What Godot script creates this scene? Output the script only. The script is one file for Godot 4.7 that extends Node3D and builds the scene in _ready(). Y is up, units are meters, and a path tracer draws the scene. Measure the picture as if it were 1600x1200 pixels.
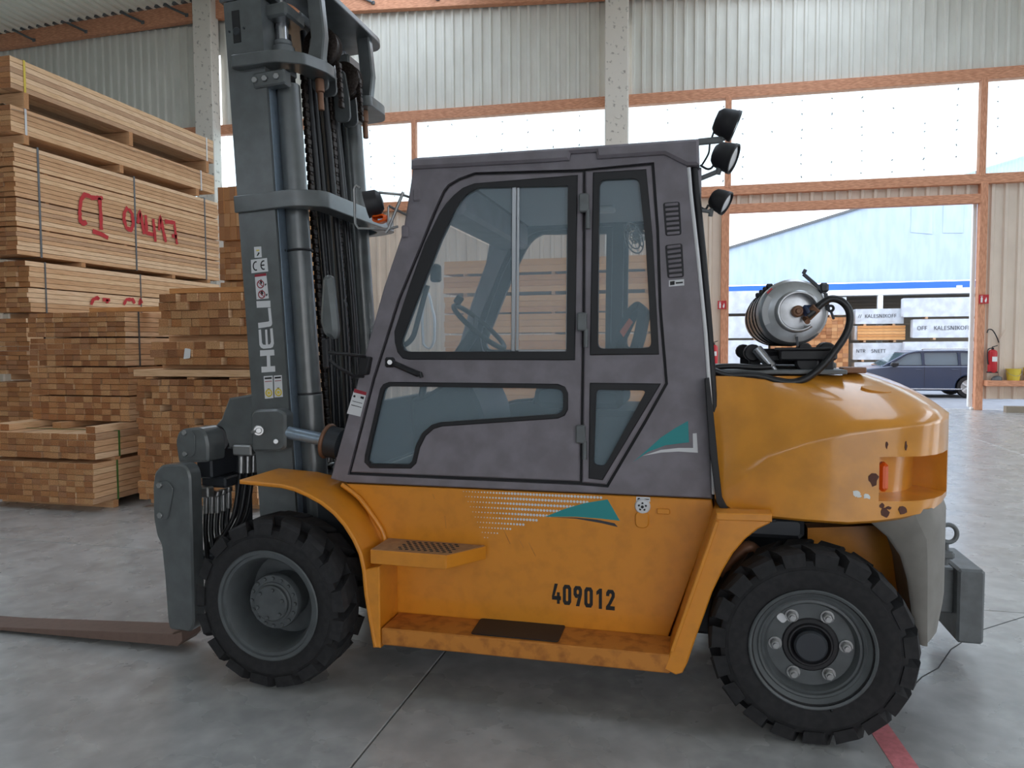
extends Node3D


class Mb:
	# collects triangles for one mesh; corners are given counter-clockwise as seen from outside
	var st := SurfaceTool.new()
	var xf := Transform3D()
	var g := 0

	func _init() -> void:
		st.begin(Mesh.PRIMITIVE_TRIANGLES)
		st.set_smooth_group(-1)

	func tri(a: Vector3, b: Vector3, c: Vector3) -> void:
		var turned := xf.basis.determinant() < 0.0
		st.add_vertex(xf * a)
		st.add_vertex(xf * (b if turned else c))
		st.add_vertex(xf * (c if turned else b))

	func quad(a: Vector3, b: Vector3, c: Vector3, d: Vector3) -> void:
		tri(a, b, c)
		tri(a, c, d)

	func flat() -> void:
		st.set_smooth_group(-1)

	func smooth() -> void:
		g += 1
		st.set_smooth_group(g)

	static func ccw(p: PackedVector2Array) -> PackedVector2Array:
		var s := 0.0
		for i in p.size():
			var q := p[(i + 1) % p.size()]
			s += p[i].x * q.y - q.x * p[i].y
		var o := p.duplicate()
		if s < 0.0:
			o.reverse()
		return o

	static func inset(p: PackedVector2Array, by: float) -> PackedVector2Array:
		var o := PackedVector2Array()
		var n := p.size()
		for i in n:
			var d0 := (p[i] - p[(i + n - 1) % n]).normalized()
			var d1 := (p[(i + 1) % n] - p[i]).normalized()
			var n0 := Vector2(-d0.y, d0.x)
			var n1 := Vector2(-d1.y, d1.x)
			var m := (n0 + n1).normalized()
			o.append(p[i] + m * by / maxf(0.35, m.dot(n0)))
		return o

	static func fill(o: PackedVector2Array, holes: Array) -> Array:
		var polys: Array = [o]
		if holes.size():
			polys = []
			var cuts: Array = [-99.0, 99.0]
			for h in holes:
				var lo := 99.0
				var hi := -99.0
				for q in h:
					lo = minf(lo, q.x)
					hi = maxf(hi, q.x)
				cuts.append((lo + hi) / 2.0)
			cuts.sort()
			for i in cuts.size() - 1:
				if cuts[i + 1] - cuts[i] < 0.0005:
					continue
				var band := PackedVector2Array([Vector2(cuts[i], -99), Vector2(cuts[i + 1], -99), Vector2(cuts[i + 1], 99), Vector2(cuts[i], 99)])
				var cur: Array = Geometry2D.intersect_polygons(o, band)
				for h in holes:
					var nxt: Array = []
					for c in cur:
						nxt.append_array(Geometry2D.clip_polygons(c, h))
					cur = nxt
				polys.append_array(cur)
		var out: Array = []
		for p in polys:
			var idx := Geometry2D.triangulate_polygon(p)
			for k in range(0, idx.size(), 3):
				var a: Vector2 = p[idx[k]]
				var b: Vector2 = p[idx[k + 1]]
				var c: Vector2 = p[idx[k + 2]]
				if (b - a).cross(c - a) < 0.0:
					out.append([a, c, b])
				else:
					out.append([a, b, c])
		return out

	func side(o: PackedVector2Array, o2: PackedVector2Array, za: float, zb: float, deg := 35.0) -> void:
		var n := o.size()
		for i in n:
			var j := (i + 1) % n
			var d0 := o[i] - o[(i + n - 1) % n]
			var d1 := o[j] - o[i]
			if absf(d0.angle_to(d1)) > deg_to_rad(deg) or i == 0:
				smooth()
			quad(Vector3(o[i].x, o[i].y, za), Vector3(o[j].x, o[j].y, za), Vector3(o2[j].x, o2[j].y, zb), Vector3(o2[i].x, o2[i].y, zb))
		flat()

	func prism(pts: PackedVector2Array, z0: float, z1: float, bev := 0.0, holes := []) -> void:
		var o := ccw(pts)
		var cap := inset(o, bev) if bev > 0.0 else o
		var hs: Array = []
		for h in holes:
			hs.append(ccw(h))
		side(o, o, z0 + bev, z1 - bev)
		if bev > 0.0:
			side(o, cap, z1 - bev, z1)
			side(cap, o, z0, z0 + bev)
		for h in hs:
			var r: PackedVector2Array = h.duplicate()
			r.reverse()
			side(r, r, z0, z1)
		flat()
		for t in fill(cap, hs):
			tri(Vector3(t[0].x, t[0].y, z1), Vector3(t[1].x, t[1].y, z1), Vector3(t[2].x, t[2].y, z1))
			tri(Vector3(t[0].x, t[0].y, z0), Vector3(t[2].x, t[2].y, z0), Vector3(t[1].x, t[1].y, z0))

	func box(c: Vector3, s: Vector3, bev := 0.0) -> void:
		var keep := xf
		xf = xf * Transform3D(Basis(), c)
		var h := s / 2.0
		var b := minf(bev, minf(h.x, minf(h.y, h.z)) * 0.8)
		var p := PackedVector2Array([Vector2(-h.x, -h.y), Vector2(h.x, -h.y), Vector2(h.x, h.y), Vector2(-h.x, h.y)])
		if b > 0.0:
			p = PackedVector2Array([Vector2(-h.x + b, -h.y), Vector2(h.x - b, -h.y), Vector2(h.x, -h.y + b), Vector2(h.x, h.y - b), Vector2(h.x - b, h.y), Vector2(-h.x + b, h.y), Vector2(-h.x, h.y - b), Vector2(-h.x, -h.y + b)])
		prism(p, -h.z, h.z, b)
		xf = keep

	func lathe(prof: PackedVector2Array, segs := 32, deg := 35.0) -> void:
		# prof: (radius, height) with the height along local z
		for j in prof.size() - 1:
			var d1 := prof[j + 1] - prof[j]
			if j == 0 or absf((prof[j] - prof[j - 1]).angle_to(d1)) > deg_to_rad(deg):
				smooth()
			for i in segs:
				var a := TAU * i / segs
				var b := TAU * ((i + 1) % segs) / segs
				var ca := Vector2(cos(a), sin(a))
				var cb := Vector2(cos(b), sin(b))
				var p0 := prof[j]
				var p1 := prof[j + 1]
				var q0 := Vector3(ca.x * p0.x, ca.y * p0.x, p0.y)
				var q1 := Vector3(cb.x * p0.x, cb.y * p0.x, p0.y)
				var q2 := Vector3(cb.x * p1.x, cb.y * p1.x, p1.y)
				var q3 := Vector3(ca.x * p1.x, ca.y * p1.x, p1.y)
				if p0.x > 0.0001:
					tri(q0, q1, q2)
				if p1.x > 0.0001:
					tri(q0, q2, q3)
		flat()

	func tube(path: Array, r: float, sides := 8, r2 := -1.0) -> void:
		var n := path.size()
		var rings: Array = []
		var up := Vector3(0.31, 0.87, 0.39)
		for i in n:
			var a: Vector3 = path[maxi(i - 1, 0)]
			var b: Vector3 = path[mini(i + 1, n - 1)]
			var d := (b - a).normalized()
			up = (up - d * up.dot(d)).normalized()
			var s := d.cross(up)
			var ring: Array = []
			var rr := r if r2 < 0.0 else lerpf(r, r2, float(i) / (n - 1))
			for k in sides:
				var t := TAU * k / sides
				ring.append(path[i] + (up * cos(t) + s * sin(t)) * rr)
			rings.append(ring)
		smooth()
		for i in n - 1:
			for k in sides:
				var l := (k + 1) % sides
				quad(rings[i][k], rings[i][l], rings[i + 1][l], rings[i + 1][k])
		flat()
		for k in range(1, sides - 1):
			tri(rings[0][0], rings[0][k + 1], rings[0][k])
			tri(rings[n - 1][0], rings[n - 1][k], rings[n - 1][k + 1])

	func ring(c: Vector3, n: Vector3, r: float, thick: float, segs := 28, sides := 8) -> void:
		var path: Array = []
		var a := n.cross(Vector3(0.2, 0.3, 0.93)).normalized()
		var b := n.cross(a).normalized()
		for i in segs:
			var t := TAU * i / segs
			path.append(c + (a * cos(t) + b * sin(t)) * r)
		smooth()
		for i in segs:
			var rr: Array = []
			for e in [i, (i + 1) % segs]:
				var o: Vector3 = (path[e] - c).normalized()
				var line: Array = []
				for k in sides:
					var t2 := TAU * k / sides
					line.append(path[e] + (o * cos(t2) + n * sin(t2)) * thick)
				rr.append(line)
			for k in sides:
				var l := (k + 1) % sides
				quad(rr[0][k], rr[1][k], rr[1][l], rr[0][l])
		flat()

	func cyl(a: Vector3, b: Vector3, r: float, sides := 16, bev := 0.0) -> void:
		var d := (b - a)
		var keep := xf
		var z := d.normalized()
		var x := z.cross(Vector3(0.13, 0.92, 0.37)).normalized()
		xf = xf * Transform3D(Basis(x, z.cross(x), z), a)
		var l := d.length()
		if bev > 0.0:
			lathe(PackedVector2Array([Vector2(0, 0), Vector2(r - bev, 0), Vector2(r, bev), Vector2(r, l - bev), Vector2(r - bev, l), Vector2(0, l)]), sides)
		else:
			lathe(PackedVector2Array([Vector2(0, 0), Vector2(r, 0), Vector2(r, l), Vector2(0, l)]), sides)
		xf = keep

	func bar(a: Vector3, b: Vector3, w: float, h: float, bev := 0.0, up := Vector3.UP) -> void:
		# a box from a to b, w wide across and h along up
		var keep := xf
		var z := (b - a).normalized()
		var x := up.cross(z).normalized()
		xf = xf * Transform3D(Basis(x, z.cross(x), z), (a + b) / 2.0)
		box(Vector3.ZERO, Vector3(w, h, a.distance_to(b)), bev)
		xf = keep

	func grid(rows: Array, closed := false) -> void:
		# rows[i][j] points; columns run counter-clockwise, rows upwards
		smooth()
		var n: int = rows[0].size()
		for i in rows.size() - 1:
			for j in (n if closed else n - 1):
				var l := (j + 1) % n
				quad(rows[i][j], rows[i][l], rows[i + 1][l], rows[i + 1][j])
		flat()

	func done() -> ArrayMesh:
		st.generate_normals()
		return st.commit()


var M := {}
var rng := RandomNumberGenerator.new()


func _ready() -> void:
	rng.seed = 11
	var cam := Camera3D.new()
	cam.name = "camera"
	cam.position = Vector3(0.75, 1.65, 4.146)
	cam.rotation = Vector3(deg_to_rad(-3.0), deg_to_rad(14.0), -0.005)
	cam.fov = rad_to_deg(2.0 * atan(600.0 / 1150.0))
	cam.near = 0.05
	cam.far = 400.0
	add_child(cam)
	cam.current = true
	var sky := ProceduralSkyMaterial.new()
	sky.sky_top_color = Color(0.90, 0.94, 1.0)
	sky.sky_horizon_color = Color(1.0, 0.99, 0.97)
	sky.ground_horizon_color = Color(0.62, 0.63, 0.64)
	sky.ground_bottom_color = Color(0.4, 0.4, 0.4)
	sky.sky_energy_multiplier = 1.7
	var env := Environment.new()
	env.background_mode = Environment.BG_SKY
	env.sky = Sky.new()
	env.sky.sky_material = sky
	env.tonemap_mode = Environment.TONE_MAPPER_LINEAR
	env.tonemap_exposure = 1.12
	env.sdfgi_enabled = true
	env.ssao_enabled = true
	env.ssil_enabled = true
	var we := WorldEnvironment.new()
	we.name = "world_environment"
	we.environment = env
	add_child(we)
	make_materials()
	build_hall()
	build_outside()
	build_forklift()
	build_lumber()
	build_wall_things()


func V(x: float, y: float, z: float) -> Vector3:
	return Vector3(x, y, z)


func P(a: Array) -> PackedVector2Array:
	var o := PackedVector2Array()
	for i in range(0, a.size(), 2):
		o.append(Vector2(a[i], a[i + 1]))
	return o


func rect(x0: float, y0: float, x1: float, y1: float) -> PackedVector2Array:
	return P([x0, y0, x1, y0, x1, y1, x0, y1])


func rounded(p: PackedVector2Array, r: float, n := 4) -> PackedVector2Array:
	# the outline with its corners rounded
	var q := Mb.ccw(p)
	var o := PackedVector2Array()
	var c := q.size()
	for i in c:
		var a := q[i]
		var u := (q[(i + c - 1) % c] - a)
		var v := (q[(i + 1) % c] - a)
		var t := minf(r, minf(u.length(), v.length()) * 0.45)
		var s := a + u.normalized() * t
		var e := a + v.normalized() * t
		for k in n + 1:
			var f := float(k) / n
			o.append(s.lerp(a, f).lerp(a.lerp(e, f), f))
	return o


func strip(path: PackedVector2Array, thick: float) -> PackedVector2Array:
	# outline of a sheet that follows path, thick to its left
	var o := path.duplicate()
	var n := path.size()
	for i in range(n - 1, -1, -1):
		var d := (path[mini(i + 1, n - 1)] - path[maxi(i - 1, 0)]).normalized()
		o.append(path[i] + Vector2(-d.y, d.x) * thick)
	return o


func curve(pts: Array, n := 6) -> Array:
	# a smooth path through the points
	var o: Array = []
	var c := pts.size()
	for i in c - 1:
		var p0: Vector3 = pts[maxi(i - 1, 0)]
		var p1: Vector3 = pts[i]
		var p2: Vector3 = pts[i + 1]
		var p3: Vector3 = pts[mini(i + 2, c - 1)]
		for k in n:
			o.append(p1.cubic_interpolate(p2, p0, p3, float(k) / n))
	o.append(pts[c - 1])
	return o


func put(called: String, mb: Mb, m: Material, parent: Node = null, at := Transform3D()) -> MeshInstance3D:
	return put_mesh(called, mb.done(), m, parent, at)


func put_mesh(called: String, mesh: Mesh, m: Material, parent: Node = null, at := Transform3D()) -> MeshInstance3D:
	var o := MeshInstance3D.new()
	o.name = called
	o.mesh = mesh
	if m:
		o.material_override = m
	o.transform = at
	(parent if parent else self).add_child(o, true)
	return o


func thing(called: String, label: String, category: String, group := "", at := Transform3D()) -> Node3D:
	var o := Node3D.new()
	o.name = called
	o.transform = at
	add_child(o, true)
	tag(o, label, category, group)
	return o


func tag(o: Node, label: String, category: String, group := "") -> void:
	o.set_meta("label", label)
	o.set_meta("category", category)
	if group:
		o.set_meta("group", group)


func structure(called: String, at := Transform3D()) -> Node3D:
	var o := Node3D.new()
	o.name = called
	o.transform = at
	o.set_meta("kind", "structure")
	add_child(o, true)
	return o


func S(o: Node, label := "", category := "") -> Node:
	o.set_meta("kind", "structure")
	if label:
		tag(o, label, category)
	return o


func noise(freq: float, lo: Color, hi: Color, seed_n: int, size := 512, octaves := 4, type := FastNoiseLite.TYPE_SIMPLEX_SMOOTH, a := 0.25, b := 0.75) -> NoiseTexture2D:
	var n := FastNoiseLite.new()
	n.noise_type = type
	n.frequency = freq
	n.seed = seed_n
	n.fractal_octaves = octaves
	var t := NoiseTexture2D.new()
	t.width = size
	t.height = size
	t.seamless = true
	t.noise = n
	var g := Gradient.new()
	g.set_color(0, lo)
	g.set_color(1, hi)
	g.set_offset(0, a)
	g.set_offset(1, b)
	t.color_ramp = g
	return t


func mat(c: Color, rough: float, metal := 0.0, tex: Texture2D = null, scale := Vector3.ONE, world := false) -> StandardMaterial3D:
	var m := StandardMaterial3D.new()
	m.albedo_color = c
	m.roughness = rough
	m.metallic = metal
	if tex:
		m.albedo_texture = tex
		m.uv1_triplanar = true
		m.uv1_world_triplanar = world
		m.uv1_scale = scale
	return m


func rgb(r: int, g: int, b: int) -> Color:
	return Color8(r, g, b)


func glow_free_glass(c: Color, a: float, rough := 0.03) -> StandardMaterial3D:
	var m := mat(Color(c.r, c.g, c.b, a), rough)
	m.transparency = BaseMaterial3D.TRANSPARENCY_ALPHA
	return m


func make_materials() -> void:
	var grime := noise(0.012, Color(0.91, 0.905, 0.9), Color(1, 1, 1), 3, 512, 5)
	var scuff := noise(0.02, Color(0.95, 0.945, 0.94), Color(1, 1, 1), 7, 512, 6, FastNoiseLite.TYPE_SIMPLEX_SMOOTH, 0.1, 0.55)
	var faint := noise(0.012, Color(0.965, 0.962, 0.96), Color(1, 1, 1), 5, 512, 5)
	M.orange = mat(rgb(220, 140, 36), 0.38, 0.0, scuff, Vector3(0.9, 0.9, 0.9))
	M.orange.clearcoat_enabled = true
	M.orange.clearcoat = 0.35
	M.orange.clearcoat_roughness = 0.2
	M.hood = mat(rgb(228, 152, 48), 0.3, 0.0, grime, Vector3(0.8, 0.8, 0.8))
	M.hood.clearcoat_enabled = true
	M.hood.clearcoat = 0.8
	M.hood.clearcoat_roughness = 0.1
	M.worn = mat(rgb(198, 126, 48), 0.65, 0.0, noise(0.015, Color(0.8, 0.76, 0.74), Color(1, 1, 1), 12, 512, 6, FastNoiseLite.TYPE_SIMPLEX_SMOOTH, 0.1, 0.55), Vector3(1.3, 1.3, 1.3))
	M.dusty = mat(rgb(170, 126, 86), 0.9, 0.0, grime, Vector3(3, 3, 3))
	M.cab = mat(rgb(128, 122, 129), 0.55, 0.0, grime, Vector3(0.9, 0.9, 0.9))
	M.mast = mat(rgb(90, 94, 95), 0.33, 0.0, grime, Vector3(1.2, 1.2, 1.2))
	M.mast.clearcoat_enabled = true
	M.mast.clearcoat = 0.6
	M.mast.clearcoat_roughness = 0.2
	M.grey = mat(rgb(108, 112, 114), 0.5, 0.0, grime, Vector3(1.5, 1.5, 1.5))
	M.rim = mat(rgb(84, 88, 90), 0.5, 0.0, grime, Vector3(1.5, 1.5, 1.5))
	M.weight = mat(rgb(132, 128, 122), 0.55, 0.0, grime, Vector3(1.0, 1.0, 1.0))
	M.darksteel = mat(rgb(52, 55, 60), 0.45, 0.3)
	M.worn_steel = mat(rgb(120, 98, 88), 0.6, 0.2, scuff, Vector3(1.5, 1.5, 1.5))
	M.black = mat(rgb(26, 25, 29), 0.55)
	M.rubber = mat(rgb(39, 38, 40), 0.82, 0.0, noise(0.02, Color(0.75, 0.75, 0.76), Color(1, 1, 1), 21, 512, 4), Vector3(2, 2, 2))
	M.hose = mat(rgb(24, 24, 27), 0.4)
	M.chrome = mat(rgb(190, 190, 195), 0.22, 0.95)
	M.bolt = mat(rgb(160, 160, 160), 0.35, 0.8)
	M.brass = mat(rgb(128, 92, 70), 0.5, 0.3)
	M.sheen_steel = mat(rgb(150, 165, 180), 0.3, 0.6, scuff, Vector3(2, 2, 2))  # pale bluish steel; on the mast rails its tone stands for reflected light
	M.chain = mat(rgb(58, 50, 46), 0.45, 0.5, noise(0.05, Color(0.6, 0.5, 0.42), Color(1, 1, 1), 31, 256, 3), Vector3(4, 4, 4))
	M.glass = glow_free_glass(Color(0.75, 0.92, 0.95), 0.07)
	M.dustglass = glow_free_glass(Color(0.74, 0.83, 0.88), 0.17, 0.3)
	M.mirror = mat(rgb(200, 205, 210), 0.04, 1.0)
	M.white = mat(rgb(232, 232, 230), 0.5)
	M.silver = mat(rgb(214, 214, 216), 0.45)
	M.teal = mat(rgb(38, 140, 142), 0.5)
	M.navy = mat(rgb(52, 52, 60), 0.5)
	M.ink = mat(rgb(24, 24, 26), 0.6)
	M.red = mat(rgb(186, 30, 38), 0.4)
	M.label_red = mat(rgb(150, 34, 50), 0.5)
	M.amber = mat(rgb(226, 92, 24), 0.25)
	M.yellow = mat(rgb(222, 196, 70), 0.5)
	M.lpg = mat(rgb(196, 198, 202), 0.32, 0.75, grime, Vector3(2, 2, 2))
	M.floor = mat(rgb(186, 185, 183), 0.3, 0.0, noise(0.008, Color(0.9, 0.9, 0.9), Color(1, 1, 1), 41, 1024, 6), Vector3(0.3, 0.3, 0.3), true)
	M.floor.roughness_texture = noise(0.012, Color(0.86, 0.86, 0.86), Color(1, 1, 1), 43, 512, 5)
	M.floor.metallic_specular = 0.62
	M.floor.detail_enabled = true
	M.floor.detail_blend_mode = BaseMaterial3D.BLEND_MODE_MUL
	M.floor.detail_albedo = noise(0.05, Color(0.93, 0.93, 0.93), Color(1, 1, 1), 47, 512, 4)
	M.joint = mat(rgb(70, 70, 70), 0.9)
	M.stripe = mat(rgb(222, 128, 134), 0.6, 0.0, noise(0.05, Color(0.92, 0.9, 0.9), Color(1, 1, 1), 48, 256, 4), Vector3(2, 2, 2))
	M.sheet = mat(rgb(226, 224, 214), 0.5, 0.0, faint, Vector3(0.25, 0.12, 0.25))
	M.sheet_low = mat(rgb(228, 210, 192), 0.5, 0.0, faint, Vector3(0.25, 0.12, 0.25))
	M.concrete = mat(rgb(222, 214, 202), 0.85, 0.0, noise(0.02, Color(0.7, 0.69, 0.68), Color(1, 1, 1), 51, 512, 5, FastNoiseLite.TYPE_SIMPLEX_SMOOTH, 0.08, 0.28), Vector3(0.5, 0.5, 0.5), true)
	M.timber = mat(rgb(226, 164, 128), 0.6, 0.0, noise(0.03, Color(0.86, 0.8, 0.76), Color(1, 1, 1), 52, 512, 4), Vector3(0.3, 2.5, 2.5))
	M.timber_up = mat(rgb(226, 164, 128), 0.6, 0.0, M.timber.albedo_texture, Vector3(2.5, 0.3, 2.5))
	M.deck = mat(rgb(240, 236, 222), 0.6)
	M.poly = mat(Color(0.86, 0.98, 1.0, 0.82), 0.4)
	M.poly.transparency = BaseMaterial3D.TRANSPARENCY_ALPHA
	M.poly.backlight_enabled = true
	M.poly.backlight = Color(0.88, 0.99, 1.0)
	M.poly_clear = mat(Color(0.9, 0.98, 1.0, 0.35), 0.4)
	M.poly_clear.transparency = BaseMaterial3D.TRANSPARENCY_ALPHA
	M.poly_clear.backlight_enabled = true
	M.poly_clear.backlight = Color(0.85, 0.93, 0.96)
	M.rust = mat(rgb(96, 62, 52), 0.85, 0.0, scuff, Vector3(6, 6, 6))
	M.asphalt = mat(rgb(132, 136, 144), 0.85, 0.0, grime, Vector3(0.3, 0.3, 0.3), true)
	M.tarp = mat(rgb(186, 204, 224), 0.6, 0.0, noise(0.01, Color(0.95, 0.955, 0.96), Color(1, 1, 1), 61, 512, 3), Vector3(0.5, 0.12, 0.5))  # white tarp; its bluish shading is put into the base colour
	M.blue = mat(rgb(50, 112, 200), 0.5)
	M.carpaint = mat(rgb(16, 42, 80), 0.2, 0.0)
	M.carpaint.clearcoat_enabled = true
	M.carglass = mat(rgb(112, 130, 146), 0.03)  # opaque pale tone, lightened to stand for reflections in the glass
	M.carglass.clearcoat_enabled = true
	M.wrap = mat(rgb(214, 220, 228), 0.45, 0.0, grime, Vector3(0.3, 0.3, 0.3))
	M.paint_red = mat(rgb(190, 48, 52), 0.7)
	M.strap = mat(rgb(96, 100, 104), 0.4, 0.3)
	M.strap_green = mat(rgb(70, 110, 50), 0.5)
	M.aluminium = mat(rgb(176, 178, 182), 0.35, 0.7)
	M.liner = mat(rgb(178, 178, 180), 0.8)
	M.seat = mat(rgb(40, 44, 52), 0.8)
	M.lens = mat(rgb(224, 228, 232), 0.15)
	M.cover = mat(rgb(146, 134, 118), 0.8)
	# wood: long grain for the sides of a board, speckle for its sawn end
	var grain := noise(0.02, Color(0.9, 0.86, 0.82), Color(1, 1, 1), 71, 512, 4, FastNoiseLite.TYPE_SIMPLEX_SMOOTH, 0.2, 0.6)
	var ends := noise(0.05, Color(0.8, 0.76, 0.72), Color(1, 1, 1), 73, 512, 4)
	M.side_z = []
	M.side_x = []
	M.end = []
	var sides := [rgb(226, 184, 142), rgb(234, 196, 154), rgb(214, 170, 128), rgb(238, 203, 165), rgb(222, 178, 136), rgb(200, 162, 128)]
	var cut := [rgb(202, 146, 98), rgb(190, 132, 86), rgb(210, 156, 108), rgb(180, 122, 78), rgb(216, 166, 118), rgb(168, 114, 74), rgb(198, 140, 90), rgb(184, 132, 94)]
	for c in sides:
		M.side_z.append(mat(c, 0.75, 0.0, grain, Vector3(5, 7, 0.35), true))
		M.side_x.append(mat(c, 0.75, 0.0, grain, Vector3(0.35, 7, 5), true))
	for c in cut:
		M.end.append(mat(c, 0.85, 0.0, ends, Vector3(3, 3, 3), true))
	M.side_orange = []
	for c in [rgb(222, 164, 104), rgb(212, 150, 92), rgb(228, 172, 114)]:
		M.side_orange.append(mat(c, 0.75, 0.0, grain, Vector3(0.35, 7, 5), true))


# ---------------------------------------------------------------- lumber

var plank_meshes := {}


func plank_mesh(s: Vector3, axis: int) -> ArrayMesh:
	var key := "%s %d" % [s, axis]
	if plank_meshes.has(key):
		return plank_meshes[key]
	var h := s / 2.0
	var mesh := ArrayMesh.new()
	for pass_n in 2:
		var mb := Mb.new()
		for d in 3:
			if (d == axis) != (pass_n == 1):
				continue
			for e in [-1.0, 1.0]:
				var n := Vector3.ZERO
				n[d] = e
				var u := Vector3.ZERO
				u[(d + 1) % 3] = 1.0
				var v := n.cross(u)
				mb.quad((n - u - v) * h, (n + u - v) * h, (n + u + v) * h, (n - u + v) * h)
		mb.st.generate_normals()
		mb.st.commit(mesh)
	plank_meshes[key] = mesh
	return mesh


func plank(parent: Node, at: Vector3, s: Vector3, axis: int, side: Material, cut: Material) -> void:
	var o := MeshInstance3D.new()
	o.name = "plank"
	o.mesh = plank_mesh(s, axis)
	o.position = at
	o.set_surface_override_material(0, side)
	o.set_surface_override_material(1, cut)
	parent.add_child(o, true)


func bundle(label: String, group: String, lo: Vector3, hi: Vector3, cols: int, rows: int, axis: int, jit := 0.02, orange := false, gaps := 0.0) -> Node3D:
	# boards lie along axis (0 or 2) between lo and hi; each row may hold its own number of boards
	var t := thing("lumber_bundle", label, "lumber bundle", group, Transform3D(Basis(), Vector3((lo.x + hi.x) / 2.0, lo.y, (lo.z + hi.z) / 2.0)))
	var size := hi - lo
	var across := 2 - axis
	var h := size.y / rows
	for r in rows:
		for c in cols:
			if gaps > 0.0 and rng.randf() < gaps and c > 0 and r > 0 and r < rows - 1 and c < cols - 1:
				continue
			var w := size[across] / cols
			var s := Vector3(w - 0.005, h - 0.005, w - 0.005)
			s[axis] = size[axis]
			var p := Vector3(0, (r + 0.5) * h, 0)
			p[across] = -size[across] / 2.0 + (c + 0.5) * w + (rng.randf_range(-0.002, 0.002))
			p[axis] = rng.randf_range(-jit, jit)
			var sides: Array = M.side_orange if orange else (M.side_x if axis == 0 else M.side_z)
			plank(t, p, s, axis, sides[rng.randi() % sides.size()], M.end[rng.randi() % M.end.size()])
	return t


func strap(t: Node3D, lo: Vector3, hi: Vector3, at: float, axis: int, m: Material, w := 0.022) -> void:
	# a band round the bundle across its boards; lo and hi are the bundle's corners
	var mb := Mb.new()
	var c := (lo + hi) / 2.0
	var s := hi - lo
	var o := Vector3(c.x, lo.y, c.z)
	var e := 0.004
	for k in 2:
		var sgn := -1.0 if k == 0 else 1.0
		if axis == 2:
			mb.box(Vector3(sgn * (s.x / 2.0 + e), s.y / 2.0, at - o.z), Vector3(0.003, s.y + 0.014, w))
		else:
			mb.box(Vector3(at - o.x, s.y / 2.0, sgn * (s.z / 2.0 + e)), Vector3(w, s.y + 0.014, 0.003))
		var y := -0.005 if k == 0 else s.y + 0.005
		mb.box(Vector3(0, y, at - o.z) if axis == 2 else Vector3(at - o.x, y, 0), Vector3(s.x + 0.01, 0.003, w) if axis == 2 else Vector3(w, 0.003, s.z + 0.01))
	put("strap", mb, m, t)


func bearers(t: Node3D, lo: Vector3, hi: Vector3, h: float, axis: int, spots: Array) -> void:
	# the sticks that carry a bundle, h high, below lo.y
	for f in spots:
		var p := Vector3(0, -h / 2.0 - 0.001, 0)
		p[axis] = lerpf(-0.5, 0.5, f) * (hi - lo)[axis]
		var s := Vector3(0.07, h - 0.006, 0.07)
		s[2 - axis] = (hi - lo)[2 - axis] + 0.03
		var o := MeshInstance3D.new()
		o.name = "bearer"
		o.mesh = plank_mesh(s, 2 - axis)
		o.position = p
		o.set_surface_override_material(0, M.side_x[2])
		o.set_surface_override_material(1, M.end[2])
		t.add_child(o, true)


func stroke(mb: Mb, p: PackedVector2Array, w: float) -> void:
	# a brush stroke with a uneven, round-ended outline
	var l := PackedVector2Array()
	var r := PackedVector2Array()
	var n := p.size()
	for i in n - 1:
		for k in 4:
			var a := p[i].lerp(p[i + 1], k / 4.0)
			var d := (p[i + 1] - p[i]).normalized()
			if k == 0 and i > 0:
				d = (p[i + 1] - p[i - 1]).normalized()
			var q := Vector2(-d.y, d.x) * w * 0.5 * rng.randf_range(0.75, 1.2)
			l.append(a + q)
			r.append(a - q)
	for i in l.size() - 1:
		mb.quad(Vector3(l[i].x, l[i].y, 0), Vector3(r[i].x, r[i].y, 0), Vector3(r[i + 1].x, r[i + 1].y, 0), Vector3(l[i + 1].x, l[i + 1].y, 0))


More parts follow.
